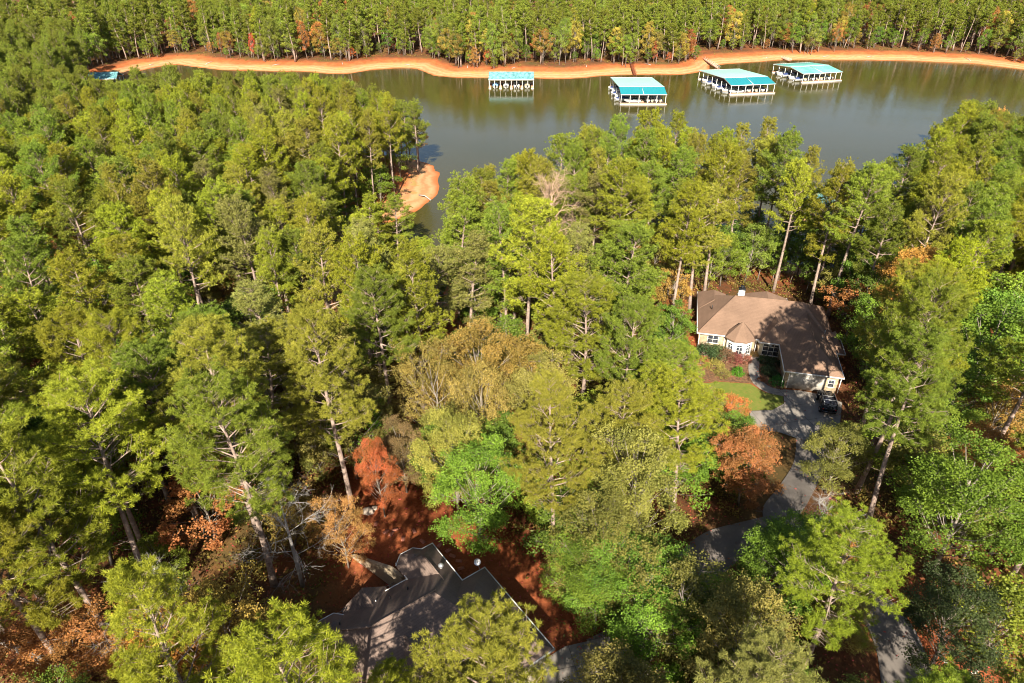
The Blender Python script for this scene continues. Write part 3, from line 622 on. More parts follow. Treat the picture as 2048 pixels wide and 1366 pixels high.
D4, A4, r4 = dock((1608,147), (1682,141), 19.6, 24, 10.5, 3.8, 4.9, 'aqua', 'aqua', 'large dock with an all aqua roof, farthest right of the docks', 7, ((1566,112), (1580,122), 'w'), rot=R(14), side_fingers=5)
for k in range(4): put_boat(('r','p')[k % 2], ('navy','darkc')[k % 2], A4, r4, -1.0, 4.5+k*4.8, -pi/2, f'{("navy covered motorboat","dark canopied pontoon")[k%2]}, {("first","second","third","last")[k]} from the front on the left side of the aqua-roofed dock', 'boats down the left side of the aqua dock')
for k in range(4): put_boat(('r','p')[k % 2], ('tan','darkc')[k % 2], A4, r4, 3.6+k*4.1, 1.8, 0, f'{("tan covered motorboat","dark canopied pontoon")[k%2]} at the front of the aqua-roofed dock, {("leftmost","second","third","rightmost")[k]} of four', 'boats along the front of the aqua dock')
D5, A5, r5 = dock((172,157), (230,155), 12, 9, 4.5, 3.6, 5.6, 'oldteal', 'oldteal', 'teal roofed dock half hidden by pines at the far left cove', 3, rot=R(8), front='slips')
D6, A6, r6 = dock((1612,412), (1700,400), 9.5, 9.5, 4.7, 3.2, 4.7, 'oldteal', 'oldteal', 'small teal roofed dock glimpsed through the pines behind the stone house', 3, rot=R(15))

# ------------------------------------------------------------ parked off-road car
def car():
    x, y, z = gnd(1645, 812); T = thing('off_road_car', 'black boxy off-road car parked beside the garage door', 'car', (x+.3, y-.2, z+.1), R(-13)); w = .92
    g = Geo(); g.box(-w, w, -2.0, 2.05, .55, 1.12); g.box(-w+.08, w-.08, 1.0, 2.1, .8, 1.2); g.box(-w-.12, -w, 1.05, 2.0, .95, 1.03); g.box(w, w+.12, 1.05, 2.0, .95, 1.03); g.box(-w-.12, -w, -1.9, -.95, .95, 1.03); g.box(w, w+.12, -1.9, -.95, .95, 1.03); g.box(-.85, .85, 2.1, 2.3, .5, .75); g.box(-.85, .85, -2.25, -2.0, .5, .75); part('body', g, 'carp', T)
    g = Geo(); P = [(-2.0,1.12),(.9,1.12),(.55,1.8),(-1.95,1.8)]
    A = [(-w+.03, p[0], p[1]) for p in P]; B = [(w-.03, p[0], p[1]) for p in P]; A[2] = (-w+.12,)+A[2][1:]; A[3] = (-w+.12,)+A[3][1:]; B[2] = (w-.12,)+B[2][1:]; B[3] = (w-.12,)+B[3][1:]
    g.face(A); g.face(B[::-1])
    for i in range(4): j = (i+1) % 4; g.face([A[i], B[i], B[j], A[j]])
    cabin = part('cabin', g, 'glass', T)
    g = Geo(); g.box(-w+.1, w-.1, -1.98, .58, 1.8, 1.87)
    for sx in (-1, 1):
        for p, q in (((w-.03)*sx, .88), ((w-.03)*sx, -.1), ((w-.03)*sx, -1.0), ((w-.03)*sx, -1.95)): pass
        for yy, yt in ((.88,.55),(-.1,-.1),(-1.0,-1.0),(-1.97,-1.93)): g.tube([((w-.02)*sx, yy, 1.1), ((w-.11)*sx, yt, 1.82)], .05, 4)
    part('hard_top', g, 'carp', T)
    for sx in (-1, 1):
        for yy in (-1.35, 1.4):
            g = Geo(); g.tube([(sx*.95-.13, yy, .4), (sx*.95+.13, yy, .4)], .4, 14); wh = part('wheel', g, 'tyre', T); g = Geo(); g.tube([(sx*.95-.14, yy, .4), (sx*.95+.14, yy, .4)], .2, 10); part('rim', g, 'metal', wh)
        g = Geo(); g.box(sx*.78-.08, sx*.78+.08, -2.03, -1.99, .85, 1.05); part('tail_light', g, 'lamp', T)
    g = Geo(); g.tube([(0,-2.28,1.05),(0,-2.03,1.05)], .38, 14); part('spare_wheel', g, 'tyre', T)
    for sx in (-1, 1): g = Geo(); g.box(sx*1.0-.12, sx*1.0+.1, .75, .83, 1.15, 1.35); part('mirror', g, 'carp', T)
    g = Geo(); g.box(-.85, .85, -1.2, -1.15, 1.9, 1.95); g.box(-.85, .85, -.3, -.25, 1.9, 1.95); g.box(-.85, -.8, -1.8, .4, 1.9, 1.96); g.box(.8, .85, -1.8, .4, 1.9, 1.96); part('roof_rack', g, 'metal', T)
car()
# pavers, boulders, edging stones
def rock(name, x, y, z, r, m, label, cat, group, seed, flat=.6):
    rg = np.random.default_rng(seed); g = Geo(); n = 7; rows = []
    for i, t in enumerate(np.linspace(-.4, 1, 5)):
        rr = r*math.sqrt(max(.02, 1-max(t, 0)**2)); rows.append([(rr*cos(a)*(1+rg.normal()*.1), rr*sin(a)*(.8+rg.normal()*.1), r*flat*t) for a in np.linspace(0, 2*pi, n, endpoint=False)])
    k = g.addv([p for q in rows for p in q]); f = [(k+i*n+j, k+i*n+(j+1) % n, k+(i+1)*n+(j+1) % n, k+(i+1)*n+j) for i in range(4) for j in range(n)]; g.q.append(np.array(f)); g.qt.append(np.zeros(len(f))); g.poly.append([k+4*n+j for j in range(n)])
    o = link(name, g.mesh(name), M[m]); o.location = (x, y, z); o.rotation_euler = (0, 0, seed); return tag(o, label, cat, group)
STEP = [(790,1060),(772,1064),(783,1068),(806,1078),(828,1062),(845,1083),(905,1112),(918,1122),(922,1137),(897,1101),(880,1090),(752,1048)]
for i, p in enumerate(STEP):
    x, y, z = gnd(*p); g = Geo(); g.box(-.32, .32, -.17, .17, -.05, .07); o = link('stepping_stone', g.mesh('stepping_stone'), M['paver']); o.location = (x, y, z+.02); o.rotation_euler = (0, 0, .5+i*.37)
    k = sorted(q[0] for q in STEP).index(p[0]); tag(o, 'reddish flat stone on the clay yard, '+('leftmost', 'second from left', 'third from left', 'fourth from left', 'fifth from left', 'sixth from left', 'sixth from right', 'fifth from right', 'fourth from right', 'third from right', 'second from right', 'rightmost')[k]+' of twelve', 'stepping stone', 'red stepping stones in the clay yard')
for i, (p, r, lab) in enumerate([((736,1024),.75,'tan boulder beside the leaning pine at the clay yard'),((748,1018),.45,'small tan rock beside the boulder at the clay yard'),((812,700),.5,'x')][:2]):
    x, y, z = gnd(*p); rock('boulder', x, y, z+.05, r, 'boulder', lab, 'rock', None, i+3)
for i, u in enumerate(np.linspace(0, 1, 22)):
    p = (1880+72*u, 1312+38*math.sin(u*2.2)+RG.normal()*2); x, y, z = gnd(*p); rock('edging_stone', x, y, z+.05, .11+.06*RG.random(), 'post', 'small white stone edging the bed below the dark evergreen, bottom right', 'stone', 'white edging stones under the evergreen', i+20)
for i, p in enumerate([(1545,300),(742,448),(765,452),(732,440),(1392,88),(700,447)][1:4]):
    x, y, z = gnd(*p); rock('shore_rock', x, y, z+.1, .9, 'boulder', f'pale rock on the clay near the cove, {("left","right","upper left")[i]} of three', 'rock', 'pale rocks by the cove', i+60)
# drift log on the spit, tilted post
x, y, z = gnd(862, 402); x2, y2, z2 = gnd(838, 392); g = Geo(); g.tube([(x,y,z+.2),((x+x2)/2,(y+y2)/2,max(z,z2)+.5),(x2,y2,z2+.25)], [.12,.16,.2], 7); tag(link('drift_log', g.mesh('drift_log'), M['pale']), 'grey drift log lying across the sandy spit tip', 'log')

# ------------------------------------------------------------ tree builders
def U(v): v = np.asarray(v, float); return v/(np.linalg.norm(v, axis=-1, keepdims=True)+1e-9)
def pine(seed, H=24., Rr=4.2, cb=.5, nl=26, tpm=2.6, nb=22, bl=.42, bw=.085, lean=.4, dens=1., tk=4):
    rg = np.random.default_rng(seed); tr = Geo(); cr = Geo()
    n = 9; t = np.linspace(0, 1, n); ph = rg.random()*6; sp = np.stack([lean*np.sin(t*2.5+ph)*t*1.6, lean*np.cos(t*2.1+ph)*t*1.6, t*H*.97], 1)
    sp[:, :2] -= sp[0, :2]; rad = (.27*(1-t)**.75+.035)*(H/24); rad[0] *= 1.25; tr.tube(sp, rad, 8)
    def spine(z): return np.array([np.interp(z, sp[:, 2], sp[:, k]) for k in range(3)])
    C = []; D = []; S = []; T = []
    az = rg.random()*6
    for i in range(nl):
        f = ((i+rg.random()*.8)/nl); f = f**.92; z = H*(cb+(.985-cb)*f); az += 2.4+rg.normal()*.5
        prof = math.sqrt(max(.03, 1-f*f))*(.68+.32*min(1, f/.25)); L = Rr*prof*(.62+.55*rg.random())
        el = R(4+62*f**1.6+rg.normal()*7); d = np.array([cos(az)*cos(el), sin(az)*cos(el), sin(el)]); b = spine(z); m = 5; s = np.linspace(0, 1, m)[:, None]
        wv = rg.normal(size=3)*.12*L; P = b+d*L*s+np.array([0, 0, 1.])*(s**2)*L*.22*(1-f)+wv*s*(1-s)
        tr.tube(P, (.05*(1-s[:, 0])+.010)*(.5+L/5), 4, False)
        if rg.random() > dens: continue
        ns = int(L*tpm)+2
        for k in range(ns):
            u = .34+.66*(k+rg.random()*.7)/ns; q = b+d*L*u+np.array([0, 0, 1.])*u*u*L*.22*(1-f)+wv*u*(1-u); sd = (1 if k % 2 else -1)
            lat = U(np.cross(d, [0, 0, 1]))*sd; dd = U(d*.7+lat*(.9+rg.random()*.4)+np.array([0, 0, .25+rg.random()*.5])); l2 = (.6+1.05*rg.random())*(1.3-.6*u)*(Rr/4.2)
            e = q+dd*l2; tr.tube([q, (q+e)/2+rg.normal(size=3)*.05, e], [.03, .02, .01], 3, False)
            up = np.array([0, 0, 1.]); tt = rg.random()
            for kk in range(tk):
                ff = (1., .62, .8, .95, .4)[kk]; ss = (1.05, .85, .9, .8, .8)[kk]; pp = q+dd*l2*ff+(rg.normal(size=3)*.3*(kk > 0))+up*.1
                C.append(pp); D.append(U(dd*.5+up*.8)); S.append(ss*(.8+.4*rg.random())); T.append(np.clip(tt*.5+rg.random()*.5, 0, 1))
        C.append(b+d*L+np.array([0, 0, L*.22*(1-f)])); D.append(U(d+np.array([0, 0, .7]))); S.append(1.1); T.append(rg.random())
    for k in range(5):   # top
        C.append(spine(H*.96)+rg.normal(size=3)*np.array([.3, .3, .35])); D.append(np.array([0, 0, 1.])); S.append(1.); T.append(rg.random()*.6)
    for k in range(7):   # dead stubs below the crown
        z = H*(cb-.22*rg.random()); a = rg.random()*6.3; L = .4+.9*rg.random(); b = spine(z); tr.tube([b, b+np.array([cos(a)*L, sin(a)*L, .15*L+rg.normal()*.2])], [.035, .01], 3, False)
    C, D, S, T = map(np.array, (C, D, S, T)); m = len(C)
    c = np.repeat(C, nb, 0); dd = np.repeat(D, nb, 0)*.55+U(rg.normal(size=(m*nb, 3)))*.8; s = np.repeat(S, nb)
    c = c+rg.normal(size=c.shape)*.05*s[:, None]
    cr.blades(c, dd, bl*s*(.7+.5*rg.random(m*nb)), bw*s, np.repeat(T, nb)*.5+.5*rg.random(m*nb), rg)
    return tr.mesh('trunk'), cr.mesh('crown', True)
def hardwood(seed, H=15., Rr=4., cb=.3, lobes=26, per=34, nlv=13, ls=.24, fill=1.):
    rg = np.random.default_rng(seed); tr = Geo(); cr = Geo()
    sp = np.array([(0, 0, 0), (rg.normal()*.15, rg.normal()*.15, H*.3), (rg.normal()*.3, rg.normal()*.3, H*.6), (rg.normal()*.3, rg.normal()*.3, H*.9)]); tr.tube(sp, np.array([.2, .15, .09, .025])*H/15, 7)
    def spine(z): return np.array([np.interp(z, sp[:, 2], sp[:, k]) for k in range(3)])
    zc = H*(cb+1)/2; hz = H*(1-cb)/2; C = []; T = []; sq = .8+.3*rg.random(2); ph0 = rg.random()*6
    for i in range(lobes):
        ph = i*2.4+rg.random()*1.1; f = 1-2*(i+.5)/lobes*.9; r = math.sqrt(max(0, 1-f*f)); k = .45+.55*rg.random()**.7; k *= 1+.22*math.sin(2*ph+ph0)
        c = np.array([cos(ph)*r*Rr*k*sq[0], sin(ph)*r*Rr*k*sq[1], zc+f*hz*(.7+.3*k)+rg.normal()*.3]); lr = Rr*(.17+.17*rg.random()); b = spine(max(H*.2, c[2]-Rr*.7-H*.08))
        tr.tube([b, b*.5+c*.5+np.array([0, 0, -.25]), c, c+U(c-[0, 0, zc-hz])*lr*.9], [.06*H/15, .04, .025, .01], 4, False)
        tt = rg.random(); up = U(c-[0, 0, zc-hz*.6]); v = U(rg.normal(size=(per, 3))+up*.75)
        pts = c+v*(lr*(.5+.75*rg.random(per)))[:, None]*np.array([1.15, 1.15, .7])+up*(lr*.5*rg.random(per))[:, None]
        for q in pts[::5]: tr.tube([c, q], [.018, .006], 3, False)
        C.append(pts); T.append(np.clip(tt*.65+rg.random(per)*.35, 0, 1))
    C = np.concatenate(C); T = np.concatenate(T); keep = rg.random(len(C)) < fill; C = C[keep]; T = T[keep]; m = len(C)
    c = np.repeat(C, nlv, 0)+rg.normal(size=(m*nlv, 3))*.17; d = rg.normal(size=(m*nlv, 3)); d[:, 2] *= .6
    cr.blades(c, d, ls*(.7+.6*rg.random(m*nlv)), ls*.85, np.repeat(T, nlv)*.7+.3*rg.random(m*nlv), rg)
    return tr.mesh('trunk'), cr.mesh('crown', True)
def bare(seed, H=14., Rr=3.6, n0=12, lean=(0, 0), start=.35, lv=3):
    rg = np.random.default_rng(seed); g = Geo(); tw = Geo()
    sp = np.array([(0, 0, 0), (lean[0]*.3, lean[1]*.3, H*.35), (lean[0]*.7, lean[1]*.7, H*.7), (lean[0], lean[1], H)]); g.tube(sp, np.array([.2, .16, .09, .02])*H/14, 7)
    def rec(b, d, L, r, l):
        n = 4; P = [b]; dd = d.copy()
        for k in range(n-1): dd = U(dd+rg.normal(size=3)*.17+np.array([0, 0, .09])); P.append(P[-1]+dd*L/(n-1))
        (g if l == lv else tw).tube(P, np.linspace(r, r*.35, n), 4 if l > 1 else 3, False)
        if l == 0: return
        for k in range(5 if l > 1 else 4):
            u = .3+.7*(k+rg.random())/5; i = min(int(u*(n-1)), n-2); q = P[i]+(P[i+1]-P[i])*(u*(n-1)-i); rec(np.array(q), U(dd+rg.normal(size=3)*.75), L*(.5+.2*rg.random()), r*.5, l-1)
    for i in range(n0):
        f = (i+.5)/n0; z = start+(1-start)*.97*f; b = np.array([np.interp(z*H, sp[:, 2], sp[:, k]) for k in range(3)]); a = i*2.4+rg.random(); el = R(18+45*f)
        rec(b, np.array([cos(a)*cos(el), sin(a)*cos(el), sin(el)]), Rr*(1.05-.5*f)*(.75+.4*rg.random()), .042*H/14, lv)
    return g.mesh('trunk'), tw.mesh('branches')
def shrubmesh(seed, r=1., h=1.2, n=60, nlv=12, ls=.13):
    rg = np.random.default_rng(seed); g = Geo(); v = U(rg.normal(size=(n, 3))); v[:, 2] = np.abs(v[:, 2]); rr = .6+.4*rg.random(n)**.5; C = v*rr[:, None]*np.array([r, r, h])
    c = np.repeat(C, nlv, 0)+rg.normal(size=(n*nlv, 3))*.1*r; d = rg.normal(size=(n*nlv, 3)); g.blades(c, d, ls*(.7+.6*rg.random(n*nlv)), ls*.8, np.repeat(rg.random(n), nlv)*.6+.4*rg.random(n*nlv), rg)
    s = Geo()
    for q in C[::8]: s.tube([(0, 0, 0), q*.9], [.03, .01], 4, False)
    return s.mesh('stem'), g.mesh('leaves', True)

def proto(name, ms, m0, m1, names=('trunk', 'crown')):
    T = thing(name, 'x', 'tree'); a = link(names[0], ms[0], M[m0], T); b = link(names[1], ms[1], M[m1], T); return [T, False, (a, b)]
PINE_FAR = [proto('pine_tree', pine(10+i, 24, 2.9+.3*(i % 3), (.38, .5, .3, .45, .56)[i], 24, 1.8, 11, .6, .17, .9, 1, 3), 'bark', 'needle') for i in range(5)]
PINE = [proto('pine_tree', pine(30+i, 24, 4.1+.5*(i % 3), (.38, .5, .44, .55)[i % 4], 32, 2.9, 19, .37, .068, tk=5, dens=1), 'bark', 'needle') for i in range(9)]
PINE_NEAR = [proto('pine_tree', pine(60+i, 24, 4.7+.4*(i % 3), (.42, .52, .47)[i % 3], 38, 3.0, 58, .32, .028, dens=1), 'bark', 'needle') for i in range(5)]
HARD = [proto('broadleaf_tree', hardwood(80+i, 15, 4.0, (.25, .35)[i % 2], 26, 30, 12, .24, (1, .8)[i % 2]), 'limb', 'leaf') for i in range(6)]
HARD_NEAR = [proto('broadleaf_tree', hardwood(95+i, 15, 4.2, (.25, .15)[i % 2], 36, 40, 20, .155, (1, .75)[i % 2]), 'limb', 'leaf') for i in range(5)]
BARE = [proto('bare_tree', bare(110+i, 14, 3.6, 12, (rg_, .3)), 'pale', 'pale', ('trunk', 'branches')) for i, rg_ in enumerate((.5, -.4, .2))]
DEAD = [proto('dead_pine', bare(120, 24, 5.0, 22, (.3, .2), .52), 'deadwood', 'deadwood', ('trunk', 'branches'))]
ALLTREES = []   # for the label pass
def plant(pr, x, y, h, wid, color, label, cat, group=None, href=24., rz=None, z=None):
    z = tz(x, y)-.1 if z is None else z
    if not pr[1]: o = pr[0]; pr[1] = True
    else: o = copy_tree(pr[0])
    o.location = (x, y, z); o.rotation_euler = (RG.normal()*.035, RG.normal()*.035, RG.random()*6.28 if rz is None else rz); o.scale = (wid, wid, h/href)
    o['label'] = label; o['category'] = cat
    if group: o['group'] = group
    elif 'group' in o: del o['group']
    for ch in o.children: ch.color = (*color, 1)
    return o

# foliage colours
GREENS = [(.205,.238,.019), (.245,.262,.020), (.170,.215,.021), (.245,.245,.027), (.145,.198,.021), (.222,.252,.017)]
OLIVE = [(.225,.205,.045), (.20,.20,.04), (.25,.215,.05)]
LEAFG = [(.155,.235,.024), (.21,.265,.028), (.125,.195,.024)]
YEL = [(.30,.22,.045), (.27,.215,.05), (.35,.21,.05)]
ORG = [(.40,.195,.055), (.37,.16,.05)]
REDC = [(.44,.125,.045), (.36,.06,.045)]

# what must stay in view: the lake, the spit, the houses, lanes (outlines measured on the photograph)
LAKEV = [(604,146),(700,163),(775,192),(830,215),(868,250),(868,290),(850,318),(850,345),(835,380),(770,425),(728,450),(730,470),(762,462),(800,440),(858,415),(880,378),(930,352),(990,325),(1040,310),(1100,288),(1150,262),(1240,232),(1470,226),(1505,232),(1570,258),(1610,300),(1650,312),(1705,338),(1790,348),(1822,300),(1880,255),(1925,228),(1938,200),(1975,205),(1990,228),(2060,232),(2300,225),(2300,90),(1000,70),(600,70)]
LAKEV2 = [(262,122),(600,100),(600,140),(560,146),(330,138),(262,140)]
DOCKV = [(168,146),(236,143),(236,166),(190,168),(168,162)]
HOUSE2 = [(1384,592),(1396,578),(1470,572),(1476,556),(1492,556),(1500,574),(1570,600),(1625,606),(1662,640),(1684,700),(1688,760),(1672,790),(1664,828),(1648,850),(1600,838),(1570,850),(1505,850),(1480,822),(1432,800),(1412,768),(1395,740),(1386,700)]
SPIT = [(800,392),(842,338),(880,342),(876,372),(850,402),(815,425),(785,425)]
BAR = [(1812,288),(1850,288),(1848,308),(1815,308)]
LANE = [(1590,945),(1628,940),(1600,1005),(1560,1045),(1535,1040),(1565,985)]
LANE2 = [(1372,1125),(1400,1085),(1440,1064),(1515,1062),(1515,1100),(1450,1120),(1400,1165),(1372,1170)]
ROAD3 = [(1742,1245),(1775,1225),(1800,1235),(1835,1300),(1870,1300),(1950,1340),(2010,1366),(2010,1400),(1750,1400)]
YARD = [(735,985),(800,985),(850,1005),(930,1055),(1040,1115),(1110,1165),(1120,1195),(1055,1225),(1040,1215),(990,1190),(1015,1170),(940,1125),(880,1080),(780,1090),(715,1145),(700,1100),(712,1040)]
HOUSE1 = [(612,1275),(665,1225),(725,1180),(700,1100),(790,1100),(840,1085),(872,1080),(925,1130),(970,1128),(1010,1185),(940,1210),(870,1240),(840,1290),(835,1330),(740,1350),(660,1345)]
PAD = [(1105,1300),(1135,1285),(1225,1270),(1210,1330),(1205,1400),(1110,1400)]
COVE = [(868,478),(902,486),(905,508),(872,512)]
DIRT = [(650,1000),(700,890)]
DOCKV = [(170,146),(236,144),(236,160),(172,163)]
CLEAR = [LAKEV, LAKEV2, DOCKV, HOUSE2, LANE, LANE2, ROAD3, YARD, HOUSE1, PAD, COVE, SPIT, BAR]
FOOT = [G([(1385,600),(1480,578),(1600,600),(1672,650),(1692,750),(1696,840),(1640,890),(1500,872),(1440,830),(1400,790),(1380,740)]),
        G([(600,1290),(700,1080),(725,1000),(850,1000),(1030,1100),(1085,1180),(1085,1300),(1150,1310),(1150,1420),(1000,1500),(640,1450)]), G([(1085,1300),(1130,1285),(1235,1262),(1240,1450),(1080,1450)]),
        G([(780,400),(850,322),(885,340),(880,375),(850,412),(790,440),(760,440)])]
def nearlane(x, y, buf):
    m = np.zeros(np.shape(x), bool)
    for P, hw in LANES:
        for (ax, ay), (bx, by) in zip(P, P[1:]):
            ex, ey = bx-ax, by-ay; t = np.clip(((x-ax)*ex+(y-ay)*ey)/(ex*ex+ey*ey+1e-9), 0, 1); m |= np.hypot(x-ax-t*ex, y-ay-t*ey) < hw+buf
    return m
def h2w(lx, ly): t = R(-13); return (28.29+lx*cos(t)-ly*sin(t), 89.01+lx*sin(t)+ly*cos(t))
def n1w(lx, ly): return (NHO[0]+lx*cos(NHR)-ly*sin(NHR), NHO[1]+lx*sin(NHR)+ly*cos(NHR))
LIT = [(*h2w(a, b), c) for a, b, c in [(1,1,9.2),(4,1,9.2),(8,1,9.2),(11,1,9.3),(2,5,10.5),(6,6,12),(10,6,12),(12.5,3,11),(9,4,11),(2.5,0,7.5),(6.5,-1,7.5),(11,-.5,7.5),(1,9,10),(3,12,9.5),(0,-3,6.3),(4,-4,6.2),(2,-6,6.2),(5,-9,6.1)]]
LIT += [(*n1w(a, b), c) for a, b, c in [(11.5,-2,14.3),(9,-5,16)]]+[gnd(*q) for q in [(740,1000),(720,1060),(705,1110),(1050,1110),(1090,1160),(1870,1340),(1820,1320)]]
LIT = np.array(LIT); SD = np.array((-sin(SUN_AZ), -cos(SUN_AZ)))
def shades(x, y, z, h, r, cb):
    dx = x-LIT[:, 0]; dy = y-LIT[:, 1]; t = dx*SD[0]+dy*SD[1]; pr = np.abs(dx*SD[1]-dy*SD[0]); hh = LIT[:, 2]+t*tan(SUN_EL)
    return bool(((t > 0) & (pr < r*.75) & (hh < z+h*1.02) & (hh > z+h*cb*.8)).any())
def blocked(x, y, z, h, r, cb):
    if shades(x, y, z, h, r, cb): return True
    pts = [(0, 1.)]+[(s*r*k, f) for s in (-1, 1) for k, f in ((.3, .98), (.6, .85), (.85, cb+.15), (.6, cb))]+[(0, cb), (0, .7)]
    X = np.array([x+a for a, b in pts]); Z = np.array([z+h*b for a, b in pts]); u, v = px(X, np.full(len(X), float(y)), Z)
    u2, v2 = px(X, np.full(len(X), float(y))-r*.5, Z)
    return any(inpoly(u, v, P).any() or inpoly(u2[1:], v2[1:], P).any() for P in CLEAR)
LAND = [(120,280,'at the far left by the hidden dock'),(480,200,'at the lake edge of the left woods'),(180,520,'in the upper left woods'),(420,480,'below centre of the upper left woods'),(640,430,'left of the sandy spit'),(60,680,'at the left edge, halfway down'),(640,800,'left of the red-orange maple'),(300,1000,'above the white leafless tree'),(880,560,'just below the narrow cove'),(1140,560,'below the bare pinkish pine'),(1150,330,'at the left of the wooded point'),(1440,270,'on the tip of the wooded point'),(1380,420,'in the middle of the wooded point'),(1640,360,'at the right of the wooded point'),(1320,760,'left of the lawn'),(1120,720,'in woods right of centre'),(2010,480,'at the right edge above the orange-topped tree'),(2010,780,'at the right edge, lower down'),(1760,640,'in shade right of the brown-roofed house'),(1760,1000,'right of where the driveway bends'),(1860,1300,'beside the bottom right road'),(1180,1250,'beside the concrete parking pad'),(200,180,'beside the far left cove dock'),(60,420,'at the left edge of the near woods'),(350,330,'in the left woods below the far shore'),(650,260,'on the left point facing the lake'),(780,430,'beside the sandy spit'),(300,640,'in the middle of the left woods'),(560,620,'between the left woods and the cove'),(120,860,'low in the left woods'),(470,880,'in the lower left woods'),(140,1180,'in the bottom left corner woods'),(960,480,'right of the narrow cove'),(1000,700,'in the central woods'),(1280,330,'on the wooded point before the big docks'),(1250,560,'left of the brown-roofed stone house'),(1550,470,'behind the brown-roofed stone house'),(1180,860,'above the dark-roofed house'),(1750,420,'by the small cove right of centre'),(1930,330,'on the right shore of the lake'),(1900,620,'right of the brown-roofed stone house'),(1850,880,'right of the long driveway'),(1950,1100,'in the lower right woods'),(1380,1280,'below the bent lane at bottom'),(1620,1200,'between the lanes at bottom right'),(600,1180,'left of the dark-roofed house'),(1300,1000,'between the two houses')]
FARL = [(100,'far left'),(420,'left'),(760,'left of centre'),(1020,'behind the weathered dock'),(1280,'behind the nearest big dock'),(1500,'behind the middle big dock'),(1700,'behind the aqua dock'),(1950,'at the far right')]
def where(u, v): return min(LAND, key=lambda l: (l[0]-u)**2+(l[1]-v)**2)[2]
def hue_word(c):
    r, g_, b = c
    if r > g_*1.9: return 'red' if r > g_*4 else 'orange'
    if r > g_*1.15: return 'golden yellow'
    if r > g_*.98: return 'olive'
    return 'bright green' if g_ > .2 else ('dark green' if g_ < .165 else 'mid green')
LABS = {}
def lab(kind, col, x, y, h):
    u, v = px(x, y, tz(x, y)+h); hw = hue_word(col)
    if y > 310:
        p = min(FARL, key=lambda l: abs(l[0]-u))[1]; s = f'{hw} {kind} on the far bank {p}'
    else: s = f'{hw} {kind} {where(u, v)}'
    LABS.setdefault(s, []).append((float(u), x, y)); return s+'|'+repr(float(u))
OCC = []   # (x, y, r)
def free(x, y, r, k=1.):
    return all((x-a)**2+(y-b)**2 > ((r+c)*k)**2 for a, b, c in OCC)
# ---- trees one can tell apart, placed by their foot or crown in the photograph
def by_foot(bx, by, topy):
    x, y, z = gnd(bx, by); lo, hi = 3., 34.
    for _ in range(30):
        m = (lo+hi)/2
        if px(x, y, z+m)[1] > topy: lo = m
        else: hi = m
    return x, y, (lo+hi)/2
def by_crown(cx, topy, h):
    z = 5.
    for _ in range(25): x, y = at(cx, topy, z+h); z = z*.5+.5*tz(x, y)
    return x, y, h
def hp(pr, x, y, h, wid, col, label, cat='pine', href=24., r=3.6, **k):
    OCC.append((x, y, r)); return plant(pr, x, y, h, wid, col, label, cat, None, href, **k)
def pn(i): return PINE_NEAR[i % 5]
x, y, h = by_foot(1084, 640, 368); hp(DEAD[0], x, y, h, 1.0, (1, 1, 1), 'bare pinkish dead pine with a domed crown of twigs, right of the cove', 'dead pine')
x, y, h = by_foot(392, 1395, 1165); hp(BARE[0], x, y, h, 1.1, (1, 1, 1), 'white leafless tree spreading pale branches at the bottom left', 'bare tree', 14)
x, y, h = by_foot(606, 1172, 985); hp(BARE[1], x, y, h, 1.15, (1, 1, 1), 'leafless grey tree left of the stucco wall and dark roof', 'bare tree', 14)
x, y, h = by_foot(1625, 1160, 1030); hp(BARE[2], x, y, h, 1.2, (1, 1, 1), 'leafless silver tree between the long driveway and the lower lane', 'bare tree', 14)
x, y, h = by_foot(950, 1250, 640); 
for bx, by_, ty, i, l in [(243,1318,850,0,'tall pine with long bare trunk standing in the bottom left corner woods'),(326,1235,800,1,'tall pine whose trunk ends left of the white leafless tree'),(549,1170,775,2,'broad tall pine with stout trunk beside the leafless grey tree'),(706,1022,640,3,'tall pine with long trunk at the left edge of the red clay yard'),(787,890,560,4,'pine with dark trunk above the red-orange maple'),(80,1190,770,0,'pine with short visible trunk near the bottom left edge'),(25,1290,900,3,'lowest pine at the bottom left edge of the photo'),(165,1400,1010,1,'pine below the curb at the bottom left')]:
    x, y, h = by_foot(bx, by_, ty); hp(pn(i), x, y, min(h, 27), 1.0, GREENS[i % 6], l)
for bx, by_, ty, i, l in [(1408,592,310,5,'tall pine with pale forked trunk behind the left end of the stone house'),(1546,584,330,1,'tall slender pine leaning beside the stone house chimney'),(1555,560,345,3,'thin pine close beside the tall leaning one behind the stone house'),(1003,610,455,7,'pine with straight pale trunk in the centre, right of the cove'),(1210,684,455,2,'pine with reddish trunk beside a dark gap, left of the stone house'),(1243,690,520,8,'shorter reddish-trunked pine right of the dark gap'),(500,420,240,4,'pine with bare pinkish trunk in the left woods'),(750,560,395,6,'slim pine before the sand at the head of the spit'),(768,555,420,0,'slim pine just right of another, before the sand'),(800,545,400,8,'dense pine at the left bank of the narrow cove'),(790,400,205,1,'pine with long bare trunk on the clay of the spit'),(836,345,208,2,'pine on the outermost tip of the left point')]:
    x, y, h = by_foot(bx, by_, ty); h = min(h, 28)
    hp(PINE[i % 9], x, y, h, .95 if by_ > 450 else .8, GREENS[i % 6], l)
x, y, h = by_crown(966, 1245, 22); hp(pn(1), x, y, 22, .86, GREENS[3], 'big bright pine crown overlapping the right side of the dark roof')
